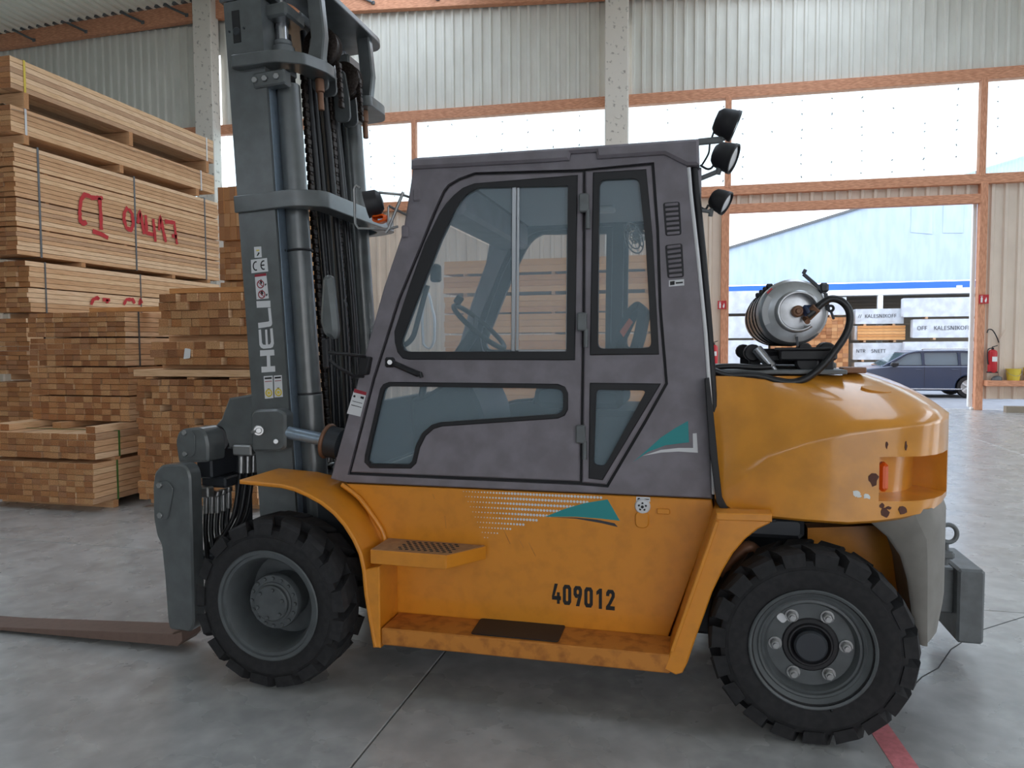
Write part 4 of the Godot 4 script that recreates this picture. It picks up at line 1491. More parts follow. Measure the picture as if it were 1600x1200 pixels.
func digit(mb: Mb, d: String, at: Vector2, s: Vector2) -> void:
	# narrow stencil figures on a 4 x 7 cell grid
	var segs := {
		"4": [[1.3, 7, 2.5, 7, 1.0, 3.0, 0, 2.6], [0, 1.4, 2.2, 1.4, 2.2, 2.5, 0, 2.5], [2.5, 0, 3.5, 0, 3.5, 3.9, 2.5, 3.9], [3.6, 1.4, 4.1, 1.4, 4.1, 2.5, 3.6, 2.5]],
		"0": [[0.9, 0, 1.8, 0, 1.8, 1.0, 1.2, 1.4, 1.2, 5.6, 1.8, 6.0, 1.8, 7, 0.9, 7, 0.1, 6, 0.1, 1], [2.2, 0, 3.1, 0, 3.9, 1, 3.9, 6, 3.1, 7, 2.2, 7, 2.2, 6.0, 2.8, 5.6, 2.8, 1.4, 2.2, 1.0]],
		"9": [[0.9, 7, 1.8, 7, 1.8, 6.0, 1.2, 5.6, 1.2, 4.4, 1.8, 4.0, 1.8, 3.0, 0.9, 3.0, 0.1, 4, 0.1, 6], [2.2, 7, 3.1, 7, 3.9, 6, 3.9, 4.2, 2.6, 0, 1.3, 0, 2.4, 3.1, 2.2, 4.0, 2.8, 4.4, 2.8, 5.6, 2.2, 6.0]],
		"1": [[1.9, 0, 3.0, 0, 3.0, 7, 2.1, 7, 0.7, 6.0, 0.7, 5.0, 1.9, 5.6]],
		"2": [[0, 0, 1.9, 0, 1.9, 1.1, 1.5, 1.1, 2.0, 1.9, 0.9, 1.9, 0, 0.9], [2.2, 0, 3.9, 0, 3.9, 1.1, 2.2, 1.1], [1.2, 2.2, 2.3, 2.2, 3.9, 4.7, 3.9, 6, 3.1, 7, 2.2, 7, 2.2, 6, 2.8, 5.6, 2.8, 4.9], [0.1, 5, 1.2, 5, 1.2, 5.6, 1.8, 6, 1.8, 7, 0.9, 7, 0.1, 6]],
	}
	for q in segs[d]:
		var p := PackedVector2Array()
		for i in range(0, q.size(), 2):
			p.append(at + Vector2(q[i] / 4.0 * s.x, q[i + 1] / 7.0 * s.y))
		mb.prism(Mb.inset(Mb.ccw(p), -0.0022), 0.76, 0.7615)


const HOOD_B := [[0.838, 0.805], [0.93, 0.838], [1.05, 0.88], [1.2, 0.915], [1.36, 0.93], [1.475, 0.922], [1.56, 0.905], [1.64, 0.872], [1.71, 0.81], [1.76, 0.735], [1.805, 0.64], [1.85, 0.5], [1.885, 0.32], [1.905, 0.15], [1.91, 0.0]]
const HOOD_T := [[0.82, 0.7], [0.92, 0.695], [1.05, 0.68], [1.17, 0.65], [1.27, 0.6], [1.34, 0.56], [1.4, 0.52], [1.44, 0.48], [1.475, 0.43], [1.5, 0.38], [1.52, 0.31], [1.535, 0.23], [1.55, 0.14], [1.555, 0.06], [1.56, 0.0]]
const HOOD_S := [1.0, 1.06, 1.175, 1.245, 1.295, 1.315, 1.325, 1.33, 1.335, 1.338, 1.34, 1.34, 1.34, 1.34, 1.34]


func hood_point(i: int, row: int, mirror: bool) -> Vector3:
	# rows from the lower lip up over the shoulder to the edge of the deck
	var b := Vector2(HOOD_B[i][0], HOOD_B[i][1])
	var t := Vector2(HOOD_T[i][0], HOOD_T[i][1])
	var y0 := 0.91 + 0.012 * maxf(0.0, i - 4) + (0.05 if i == 0 else 0.0)
	var ys: float = HOOD_S[i]
	var yt := 1.507 + (0.013 if i > 6 else 0.0) - (0.004 if i > 10 else 0.0)
	var p: Vector2
	var y: float
	match row:
		0:
			p = b - (b - Vector2(1.2, 0)).normalized() * 0.06
			y = y0
		1:
			p = b - (b - Vector2(1.2, 0)).normalized() * 0.012
			y = y0
		2:
			p = b
			y = y0 + 0.012
		3, 4:
			p = b
			y = [1.012, 1.193][row - 3] if i >= 5 else lerpf(y0 + 0.012, ys - 0.02, [0.33, 0.75][row - 3])
		5:
			p = b
			y = ys - 0.02
		_:
			var f := (row - 6) / 7.0
			# curve from the shoulder to the deck, steep at the front end and crowned towards the back
			var k := minf(1.0, i / 4.0)
			var c := b.lerp(t, lerpf(0.45, 0.38, k))
			var cy := lerpf(lerpf(ys, yt, 0.5), lerpf(ys, yt, 0.69), k)
			p = b.lerp(c, f).lerp(c.lerp(t, f), f)
			y = lerpf(lerpf(ys, cy, f), lerpf(cy, yt, f), f)
	return Vector3(p.x, y, -p.y if mirror else p.y)


func build_hood() -> void:
	var n := HOOD_B.size()
	var mb := Mb.new()
	for side in 2:
		if side == 1:
			mb.xf = Transform3D(Basis.FLIP_Z, Vector3.ZERO)
		mb.smooth()
		for row in 13:
			if row == 2:
				mb.smooth()
			for i in n - 1:
				if row == 3 and i >= 5 and i < 10:
					continue
				mb.quad(hood_point(i, row, false), hood_point(i + 1, row, false), hood_point(i + 1, row + 1, false), hood_point(i, row + 1, false))
		mb.flat()
		# deck
		for i in n - 1:
			var a := hood_point(i, 13, false)
			var b := hood_point(i + 1, 13, false)
			mb.quad(a, b, V(b.x, b.y + 0.004, 0), V(a.x, a.y + 0.004, 0))
		# closing wall at the cab
		for row in 13:
			var a := hood_point(0, row, false)
			var b := hood_point(0, row + 1, false)
			mb.quad(a, b, V(b.x, b.y, 0), V(a.x, a.y, 0))
		# the light recess in the corner
		var top: Array = []
		var low: Array = []
		for i in range(5, 11):
			var p := Vector2(HOOD_B[i][0], HOOD_B[i][1])
			p = p + (Vector2(1.25, 0.2) - p).normalized() * 0.14
			low.append(V(p.x, 1.02, p.y))
			top.append(V(p.x, 1.187, p.y))
		mb.smooth()
		for i in 5:
			mb.quad(low[i], low[i + 1], top[i + 1], top[i])
		mb.flat()
		for i in 5:
			mb.quad(hood_point(5 + i, 3, false), hood_point(6 + i, 3, false), low[i + 1], low[i])
			mb.quad(top[i], top[i + 1], hood_point(6 + i, 4, false), hood_point(5 + i, 4, false))
		mb.quad(hood_point(5, 3, false), low[0], top[0], hood_point(5, 4, false))
		mb.quad(low[5], hood_point(10, 3, false), hood_point(10, 4, false), top[5])
	var hood := fk("hood", mb, M.hood)
	for s in [1.0, -1.0]:
		mb = Mb.new()
		mb.xf = Transform3D(Basis(), V(1.5, 1.105, 0.87 * s))
		mb.box(Vector3.ZERO, V(0.035, 0.12, 0.05), 0.012)
		put("rear_lamp", mb, M.amber, hood)
	mb = Mb.new()
	# black rubber trim between hood and cab
	mb.prism(P([0.79, 1.499, 0.809, 1.504, 0.827, 1.364, 0.85, 1.138, 0.868, 0.982, 0.899, 0.923, 0.945, 0.906, 1.094, 0.896, 1.094, 0.882, 0.934, 0.888, 0.874, 0.908, 0.844, 0.958, 0.812, 1.193]), 0.6, 0.83, 0.003)
	put("rubber_trim", mb, M.black, hood)
	mb = Mb.new()
	var em := hood_point(6, 10, false).lerp(hood_point(7, 10, false), 0.5)
	var nx := (hood_point(8, 9, false) - hood_point(5, 11, false)).normalized()
	var ny := (hood_point(7, 11, false) - hood_point(6, 9, false)).normalized()
	var nn := nx.cross(ny).normalized()
	mb.xf = Transform3D(Basis(nx, nn.cross(nx), nn), em + nn * 0.002)
	var oval := PackedVector2Array()
	for k in 20:
		oval.append(Vector2(cos(TAU * k / 20.0) * 0.062, sin(TAU * k / 20.0) * 0.026))
	mb.prism(oval, -0.01, 0.003, 0.002)
	put("oval_badge", mb, M.hood, hood)
	# chipped paint and rust by the recess
	mb = Mb.new()
	for c in [[5, 2, 0.3, 0.35, 0.02, 0.024], [5, 2, 0.15, 0.75, 0.014, 0.016], [6, 2, 0.1, 0.45, 0.024, 0.02], [5, 2, 0.45, 0.6, 0.012, 0.012], [4, 3, 0.8, 0.55, 0.025, 0.03], [5, 4, 0.3, 0.5, 0.008, 0.02], [6, 4, 0.2, 0.4, 0.006, 0.02]]:
		mb = Mb.new()
		chip(mb, c)
		put("rust_patch", mb, M.rust, hood)
	mb = Mb.new()
	for c in [[4, 3, 0.25, 0.08, 0.02, 0.018], [4, 3, 0.6, 0.05, 0.018, 0.012], [4, 3, 0.35, 0.02, 0.012, 0.01]]:
		mb = Mb.new()
		chip(mb, c)
		put("paint_chip", mb, M.white, hood)
	# lower counterweight, cut out round the steer wheel
	mb = Mb.new()
	var levels: Array = []
	var arch := P([1.438, 0.909, 1.521, 0.836, 1.571, 0.76, 1.599, 0.666, 1.619, 0.524, 1.65, 0.396])
	var edge := P([1.652, 0.934, 1.71, 0.848, 1.729, 0.736, 1.736, 0.631, 1.739, 0.526, 1.732, 0.404])
	for i in 6:
		var y: float = arch[i].y + 0.02
		var row: Array = [V(arch[i].x + 0.05, y, 0.3), V(arch[i].x, y, 0.87), V(arch[i].x + 0.012, y, 0.885), V(lerpf(arch[i].x, minf(edge[i].x, 1.68), 0.9), y, 0.885)]
		for q in [[1.69, 0.86], [1.735, 0.8], [1.78, 0.71], [1.83, 0.56], [1.87, 0.36], [1.89, 0.15], [1.895, 0.0]]:
			row.append(V(maxf(q[0] - (0.02 if i == 5 else 0.0), row[3].x + 0.004), y, q[1]))
		if i == 0:
			var up: Array = []
			for q in row:
				up.append(V(q.x - 0.012, q.y + 0.045, q.z - (0.012 if q.z > 0.02 else 0.0)))
			levels.append(up)
		levels.append(row)
	for side in 2:
		if side == 1:
			mb.xf = Transform3D(Basis.FLIP_Z, Vector3.ZERO)
		for part in [[0, 1], [1, 3], [3, 10]]:
			mb.smooth()
			for i in 6:
				var a: Array = levels[i]
				var b: Array = levels[i + 1]
				for j in range(part[0], part[1]):
					mb.quad(b[j], b[j + 1], a[j + 1], a[j])
		mb.flat()
		var lo: Array = levels[6]
		for j in lo.size() - 1:
			mb.quad(lo[j + 1], lo[j], V(lo[j].x - 0.01, lo[j].y, 0), V(lo[j + 1].x - 0.01, lo[j + 1].y, 0))
	fk("counterweight", mb, M.weight)
	mb = Mb.new()
	mb.box(V(2.125, 0.305, -0.22), V(0.125, 0.385, 0.44), 0.012)
	mb.box(V(1.93, 0.36, -0.2), V(0.32, 0.24, 0.26), 0.01)
	fk("tow_block", mb, M.grey)
	mb = Mb.new()
	mb.ring(V(2.03, 0.665, -0.06), V(0.25, 0.1, 0.96).normalized(), 0.045, 0.012)
	mb.cyl(V(2.02, 0.5, -0.06), V(2.02, 0.63, -0.06), 0.014, 8)
	mb.box(V(1.97, 0.56, -0.06), V(0.16, 0.04, 0.1), 0.01)
	fk("tow_pin", mb, M.grey)


func chip(mb: Mb, c: Array) -> void:
	# an irregular flake lying on the hood between grid columns c[0], c[0] + 1 and rows c[1], c[1] + 1
	var a := hood_point(c[0], c[1], false)
	var b := hood_point(c[0] + 1, c[1], false)
	var d := hood_point(c[0], c[1] + 1, false)
	var x := (b - a).normalized()
	var y := (d - a).normalized()
	var n := x.cross(y).normalized()
	var o: Vector3 = a + (b - a) * c[2] + (d - a) * c[3]
	mb.xf = Transform3D(Basis(x, n.cross(x), n), o)
	var p := PackedVector2Array()
	for k in 9:
		var r := rng.randf_range(0.5, 1.0)
		p.append(Vector2(cos(TAU * k / 9.0) * c[4] * r, sin(TAU * k / 9.0) * c[5] * r))
	mb.prism(p, -0.001, 0.0025)
	mb.xf = Transform3D()


func build_cab() -> void:
	var outline := P([-1.051, 0.976, -0.966, 0.96, 0.828, 0.96, 0.808, 1.417, 0.786, 1.702, 0.741, 2.182, 0.709, 2.449, 0.609, 2.501, 0.33, 2.531, 0.171, 2.533, 0.124, 2.507, -0.583, 2.51, -0.597, 2.426, -0.637, 2.212, -0.742, 1.942])
	var door := P([-0.955, 1, -0.873, 1.275, -0.81, 1.493, -0.746, 1.668, -0.672, 1.878, -0.558, 2.123, -0.484, 2.288, -0.431, 2.392, -0.405, 2.421, -0.35, 2.448, -0.27, 2.47, 0.257, 2.452, 0.254, 1.765, 0.242, 1])
	var quarter := P([0.242, 2.456, 0.564, 2.464, 0.588, 2.161, 0.601, 1.818, 0.631, 1.473, 0.536, 1.297, 0.362, 0.99, 0.227, 0.996, 0.239, 1.766])
	var both := P([-0.955, 1, -0.873, 1.275, -0.81, 1.493, -0.746, 1.668, -0.672, 1.878, -0.558, 2.123, -0.484, 2.288, -0.431, 2.392, -0.405, 2.421, -0.35, 2.448, -0.27, 2.47, 0.245, 2.453, 0.564, 2.464, 0.588, 2.161, 0.601, 1.818, 0.631, 1.473, 0.536, 1.297, 0.362, 0.99, 0.233, 0.996])
	var up_out := P([-0.687, 1.721, -0.685, 1.668, -0.672, 1.62, -0.645, 1.589, -0.612, 1.583, 0.209, 1.58, 0.222, 2.426, -0.271, 2.416, -0.328, 2.398, -0.376, 2.365, -0.412, 2.33, -0.445, 2.287, -0.522, 2.146, -0.607, 1.939])
	var up_in := P([-0.647, 1.683, -0.648, 1.652, -0.635, 1.63, -0.611, 1.622, 0.17, 1.621, 0.177, 2.379, -0.252, 2.394, -0.303, 2.37, -0.335, 2.342, -0.367, 2.298, -0.44, 2.161, -0.541, 1.931])
	var low_out := P([-0.766, 1.44, -0.749, 1.462, -0.718, 1.473, 0.128, 1.47, 0.161, 1.457, 0.176, 1.427, 0.176, 1.35, 0.161, 1.322, 0.128, 1.307, -0.443, 1.258, -0.486, 1.245, -0.529, 1.209, -0.56, 1.151, -0.581, 1.071, -0.609, 1.045, -0.828, 1.04, -0.857, 1.068, -0.855, 1.101])
	var low_in := Mb.inset(Mb.ccw(low_out), 0.022)
	var q_out := P([0.292, 2.433, 0.53, 2.433, 0.56, 2.133, 0.591, 1.606, 0.278, 1.603])
	var q_in := rounded(P([0.321, 2.397, 0.499, 2.395, 0.529, 2.106, 0.557, 1.635, 0.313, 1.633]), 0.03)
	var t_out := P([0.278, 1.476, 0.6, 1.475, 0.338, 1.025, 0.272, 1.031])
	var t_in := rounded(P([0.308, 1.444, 0.535, 1.443, 0.347, 1.091, 0.296, 1.095]), 0.02)
	for s in [1.0, -1.0]:
		var F := Transform3D(Basis(), Vector3.ZERO) if s > 0 else Transform3D(Basis.FLIP_Z, Vector3.ZERO)
		var mb := Mb.new()
		mb.xf = F
		mb.prism(outline, 0.70, 0.76, 0.006, [both])
		var frame := fk("cab_side", mb, M.cab)
		mb = Mb.new()
		mb.xf = F
		mb.prism(both, 0.712, 0.738, 0.0, [up_out, low_out, q_out, t_out])
		put("door_seal", mb, M.black, frame)
		mb = Mb.new()
		mb.xf = F
		mb.prism(Mb.inset(Mb.ccw(door), 0.014), 0.72, 0.764, 0.006, [Mb.inset(Mb.ccw(up_out), 0.004), Mb.inset(Mb.ccw(low_out), 0.004)])
		var dr := fk("door", mb, M.cab)
		mb = Mb.new()
		mb.xf = F
		mb.prism(Mb.inset(Mb.ccw(quarter), 0.014), 0.72, 0.764, 0.006, [Mb.inset(Mb.ccw(q_out), 0.004), Mb.inset(Mb.ccw(t_out), 0.004)])
		var qp := fk("quarter_panel", mb, M.cab)
		for w in [[up_out, up_in, M.dustglass, dr], [low_out, low_in, M.dustglass, dr], [q_out, q_in, M.dustglass, qp], [t_out, t_in, M.dustglass, qp]]:
			mb = Mb.new()
			mb.xf = F
			mb.prism(w[0], 0.735, 0.772, 0.004, [w[1]])
			put("window_gasket", mb, M.black, w[3])
			mb = Mb.new()
			mb.xf = F
			mb.prism(Mb.inset(Mb.ccw(w[1]), -0.006), 0.75, 0.754)
			put("window_pane", mb, w[2], w[3])
		mb = Mb.new()
		mb.xf = F
		var bar := P([-0.089, 2.388, -0.068, 2.39, -0.081, 1.622, -0.097, 1.622])
		mb.prism(bar, 0.744, 0.766, 0.003)
		mb.bar(V(-0.059, 2.386, 0.76), V(-0.068, 1.625, 0.76), 0.008, 0.012, 0.002)
		mb.bar(V(-0.063, 1.625, 0.756), V(0.167, 1.624, 0.756), 0.01, 0.012, 0.002)
		put("sliding_rail", mb, M.aluminium, dr)
		for c in [V(0.252, 2.284, 0.765), V(0.243, 1.745, 0.765), V(0.237, 1.226, 0.765)]:
			mb = Mb.new()
			mb.xf = F
			mb.box(c + V(0, 0.012, 0.012), V(0.044, 0.085, 0.03), 0.006)
			mb.cyl(c + V(0.018, -0.105, 0.012), c + V(0.018, -0.02, 0.012), 0.011, 12)
			put("hinge", mb, M.grey, dr)
		mb = Mb.new()
		mb.xf = F
		mb.bar(V(-0.719, 1.577, 0.778), V(-0.549, 1.509, 0.786), 0.026, 0.034, 0.008, V(0, 0, 1))
		mb.box(V(-0.712, 1.57, 0.77), V(0.05, 0.05, 0.02), 0.01)
		mb.cyl(V(-0.548, 1.521, 0.788), V(-0.539, 1.496, 0.788), 0.01, 8)
		var hd := put("door_handle", mb, M.black, dr)
		mb = Mb.new()
		mb.xf = F
		mb.cyl(V(-0.704, 1.571, 0.79), V(-0.697, 1.571, 0.806), 0.012, 12)
		put("lock", mb, M.bolt, hd)
		# louvres in the rear pillar
		for l in [P([0.604, 2.282, 0.677, 2.284, 0.686, 2.137, 0.616, 2.134]), P([0.614, 2.094, 0.689, 2.1, 0.698, 1.95, 0.626, 1.946])]:
			mb = Mb.new()
			mb.xf = F
			mb.prism(rounded(l, 0.012), 0.74, 0.7625, 0.002)
			put("louvre_frame", mb, M.black, frame)
		for l in [P([0.604, 2.282, 0.677, 2.284, 0.686, 2.137, 0.616, 2.134]), P([0.614, 2.094, 0.689, 2.1, 0.698, 1.95, 0.626, 1.946])]:
			for k in 7:
				mb = Mb.new()
				mb.xf = F
				var f := (k + 0.5) / 7.0
				var a: Vector2 = l[0].lerp(l[3], f)
				var b: Vector2 = l[1].lerp(l[2], f)
				mb.bar(V(a.x + 0.008, a.y, 0.763), V(b.x - 0.008, b.y, 0.763), 0.014, 0.007, 0.002, V(0, 0.5, 0.85))
				put("louvre_slat", mb, M.cab, frame)
	var mb := Mb.new()
	# swoosh on the rear corner of the cab
	mb.prism(P([0.475, 1.113, 0.529, 1.161, 0.6, 1.229, 0.664, 1.274, 0.72, 1.308, 0.725, 1.211, 0.622, 1.195, 0.543, 1.162]), 0.76, 0.7612)
	fk("stripe_mark", mb, M.teal)
	mb = Mb.new()
	mb.prism(P([0.518, 1.143, 0.601, 1.173, 0.678, 1.184, 0.743, 1.186, 0.741, 1.251, 0.758, 1.253, 0.764, 1.165, 0.679, 1.168, 0.601, 1.161]), 0.76, 0.7612)
	fk("stripe_mark", mb, M.silver)
	mb = Mb.new()
	mb.prism(P([0.632, 1.937, 0.698, 1.941, 0.699, 1.913, 0.632, 1.909]), 0.76, 0.762)
	sticker(mb, "pillar_label", FK)
	mb = Mb.new()
	mb.prism(P([0.637, 1.932, 0.657, 1.934, 0.657, 1.917, 0.637, 1.915]), 0.762, 0.7626)
	mb.prism(P([0.662, 1.928, 0.693, 1.93, 0.693, 1.923, 0.662, 1.921]), 0.762, 0.7626)
	fk("label_print", mb, M.ink)
	# warning sticker on the front pillar
	mb = Mb.new()
	mb.prism(P([-0.908, 1.438, -0.842, 1.42, -0.879, 1.297, -0.952, 1.312]), 0.76, 0.762)
	sticker(mb, "warning_label", FK)
	mb = Mb.new()
	mb.prism(P([-0.908, 1.438, -0.842, 1.42, -0.846, 1.404, -0.912, 1.419]), 0.762, 0.7627)
	fk("label_print", mb, M.label_red)
	mb = Mb.new()
	for q in [P([-0.874, 1.4, -0.856, 1.397, -0.86, 1.384, -0.877, 1.39]), P([-0.912, 1.406, -0.902, 1.403, -0.905, 1.393, -0.916, 1.396]), P([-0.92, 1.377, -0.867, 1.365, -0.867, 1.362, -0.92, 1.374]), P([-0.927, 1.358, -0.871, 1.345, -0.872, 1.342, -0.927, 1.354])]:
		mb.prism(q, 0.762, 0.7627)
	fk("label_print", mb, M.ink)
	# roof
	mb = Mb.new()
	var roof := P([-0.586, 2.502, -0.583, 2.544, -0.563, 2.552, 0.757, 2.548, 0.761, 2.435, 0.706, 2.438, 0.61, 2.492, 0.313, 2.492, 0.307, 2.523, 0.19, 2.523, 0.184, 2.494, 0.069, 2.493])
	mb.prism(roof, -0.785, 0.785, 0.012)
	var rf := fk("roof", mb, M.cab)
	mb = Mb.new()
	mb.box(V(0.12, 2.445, 0), V(0.9, 0.02, 1.3), 0.01)
	put("roof_liner", mb, M.liner, rf)
	mb = Mb.new()
	mb.box(V(0.2, 2.42, -0.1), V(0.2, 0.03, 0.1), 0.01)
	put("cab_lamp", mb, M.white, rf)
	# beams across the cab, front and rear
	mb = Mb.new()
	for q in [[V(-0.44, 2.37, 0), V(0.2, 0.16, 1.4)], [V(0.72, 2.38, 0), V(0.1, 0.14, 1.4)], [V(0.78, 1.08, 0), V(0.06, 0.3, 1.4)], [V(-1.03, 1.02, 0), V(0.06, 0.14, 1.4)]]:
		mb = Mb.new()
		mb.box(q[0], q[1], 0.02)
		fk("cab_cross_member", mb, M.cab)
	mb = Mb.new()
	mb.box(V(-0.1, 0.96, 0), V(1.7, 0.03, 1.4), 0.005)
	fk("cab_floor", mb, M.cab)
	mb = Mb.new()
	mb.xf = Transform3D()
	mb.bar(V(-0.99, 1.08, 0), V(-0.6, 2.32, 0), 1.38, 0.006, 0.0, V(0.95, -0.3, 0))
	fk("windscreen", mb, M.dustglass)
	mb = Mb.new()
	mb.bar(V(0.79, 1.24, 0), V(0.745, 2.31, 0), 1.38, 0.006, 0.0, V(1, 0.05, 0))
	fk("rear_window", mb, M.glass)
	mb = Mb.new()
	mb.tube([V(0.714, 2.431, 0.755), V(0.723, 2.324, 0.755), V(0.756, 2.042, 0.755), V(0.792, 1.702, 0.755), V(0.823, 1.302, 0.755), V(0.834, 0.98, 0.755)], 0.009, 8)
	fk("pillar_trim", mb, M.silver)
	mb = Mb.new()
	mb.tube([V(0.736, 2.437, 0.72), V(0.748, 2.33, 0.72), V(0.778, 2.045, 0.72), V(0.809, 1.702, 0.72), V(0.837, 1.299, 0.72), V(0.851, 0.968, 0.72)], 0.017, 8)
	fk("pillar_seal", mb, M.black)
	mb = Mb.new()
	for q in [V(-0.564, 2.379, 0.755), V(-0.626, 2.206, 0.755)]:
		mb = Mb.new()
		mb.box(q, V(0.035, 0.06, 0.03), 0.006)
		fk("screen_hinge", mb, M.cab)
	build_cab_inside()
	build_lamps()


func build_cab_inside() -> void:
	var mb := Mb.new()
	var w0 := V(-0.48, 1.76, 0.0)
	mb.ring(w0, V(0.66, 0.75, 0).normalized(), 0.19, 0.015, 32, 8)
	for k in 3:
		var a := TAU * k / 3.0
		var n := V(0.66, 0.75, 0).normalized()
		var u := n.cross(V(0, 0, 1))
		mb.bar(w0 - n * 0.04, w0 + (u * cos(a) + V(0, 0, 1) * sin(a)) * 0.18, 0.03, 0.012, 0.003, n)
	var sw := fk("steering_wheel", mb, M.black)
	mb = Mb.new()
	var kn := w0 + V(-0.12, 0.135, 0.06)
	mb.cyl(kn, kn + V(0.03, 0.04, 0), 0.024, 12, 0.006)
	put("knob", mb, M.black, sw)
	mb = Mb.new()
	mb.cyl(w0 - V(0.03, 0.03, 0), w0 - V(0.22, 0.3, 0), 0.035, 12)
	mb.prism(rounded(P([-0.78, 0.98, -0.34, 0.98, -0.38, 1.3, -0.46, 1.47, -0.52, 1.5, -0.62, 1.43, -0.72, 1.37, -0.8, 1.36]), 0.05), -0.32, 0.3, 0.02)
	mb.bar(V(-1.0, 0.98, 0), V(-0.88, 1.36, 0), 1.36, 0.02, 0.004, V(0.95, -0.3, 0))
	fk("dashboard", mb, M.darksteel)
	mb = Mb.new()
	var fc := V(0.421, 2.225, 0.1)
	var fn := V(-0.75, -0.35, 0.55).normalized()
	for r in [0.085, 0.06, 0.03]:
		mb.ring(fc, fn, r, 0.004, 24, 6)
	for k in 8:
		var fu := fn.cross(V(0, 1, 0)).normalized().rotated(fn, TAU * k / 8.0)
		mb.bar(fc, fc + fu * 0.085, 0.004, 0.004, 0.0, fn)
	mb.cyl(fc - fn * 0.06, fc - fn * 0.01, 0.035, 16, 0.008)
	mb.bar(fc - fn * 0.04, fc - fn * 0.06 + V(0.12, 0.04, -0.02), 0.02, 0.02)
	fk("cab_fan", mb, M.bolt)
	mb = Mb.new()
	for k in 3:
		mb = Mb.new()
		mb.tube([V(-0.2, 1.3, -0.3 + k * 0.06), V(-0.12, 1.46, -0.3 + k * 0.06)], 0.01, 6)
		mb.cyl(V(-0.12, 1.46, -0.3 + k * 0.06), V(-0.09, 1.52, -0.3 + k * 0.06), 0.022, 10, 0.006)
		fk("control_lever", mb, M.black)
	mb = Mb.new()
	mb.bar(V(-0.3, 1.47, -0.32), V(0.0, 1.47, -0.32), 0.05, 0.04, 0.01)
	fk("arm_rest", mb, M.black)
	mb = Mb.new()
	mb.tube([V(-0.75, 1.35, 0.25), V(-0.72, 1.5, 0.25)], 0.02, 8)
	mb.cyl(V(-0.72, 1.5, 0.25), V(-0.715, 1.55, 0.25), 0.028, 10, 0.006)
	fk("control_lever", mb, M.black)
	mb = Mb.new()
	mb.box(V(0.32, 1.14, 0), V(0.6, 0.34, 0.7), 0.03)
	fk("seat_base", mb, M.darksteel)
	mb = Mb.new()
	mb.prism(rounded(P([-0.1, 1.31, 0.38, 1.31, 0.38, 1.42, -0.02, 1.45, -0.1, 1.42]), 0.05), -0.25, 0.25, 0.03)
	var st := fk("seat", mb, M.seat)
	mb = Mb.new()
	mb.prism(rounded(P([0.24, 1.4, 0.36, 1.36, 0.47, 1.68, 0.5, 1.84, 0.45, 1.89, 0.39, 1.84, 0.3, 1.65]), 0.05), -0.22, 0.22, 0.04)
	put("backrest", mb, M.seat, st)
	mb = Mb.new()
	mb.prism(P([0.36, 1.72, 0.41, 1.79, 0.43, 1.77, 0.38, 1.69]), 0.222, 0.225)
	put("seat_label", mb, M.amber, st)
	mb = Mb.new()
	mb.tube(curve([V(-0.574, 1.957, 0.6), V(-0.599, 1.879, 0.6), V(-0.628, 1.782, 0.6), V(-0.653, 1.704, 0.6), V(-0.685, 1.665, 0.6), V(-0.717, 1.652, 0.6)]), 0.014, 8)
	fk("grab_handle", mb, M.black)
	mb = Mb.new()
	mb.box(V(-0.529, 2.017, 0.6), V(0.05, 0.09, 0.05), 0.01)
	fk("screen_clamp", mb, M.black)


func work_lamp(c: Vector3, axis: Vector3, r: float, deep: float) -> void:
	var z := axis.normalized()
	var x := V(0, 1, 0).cross(z).normalized()
	var at := Transform3D(Basis(x, z.cross(x), z), c)
	var mb := Mb.new()
	mb.lathe(P([0, -deep, r * 0.6, -deep * 0.96, r * 0.85, -deep * 0.75, r * 0.96, -deep * 0.3, r, 0.0, r * 1.04, 0.004, r * 1.04, 0.018, r * 0.93, 0.02, r * 0.9, 0.008]), 28)
	var o := fk("work_lamp", mb, M.black, at)
	mb = Mb.new()
	mb.lathe(P([r * 0.92, 0.008, r * 0.6, 0.016, 0, 0.02]), 24)
	put("lens", mb, M.lens, o)


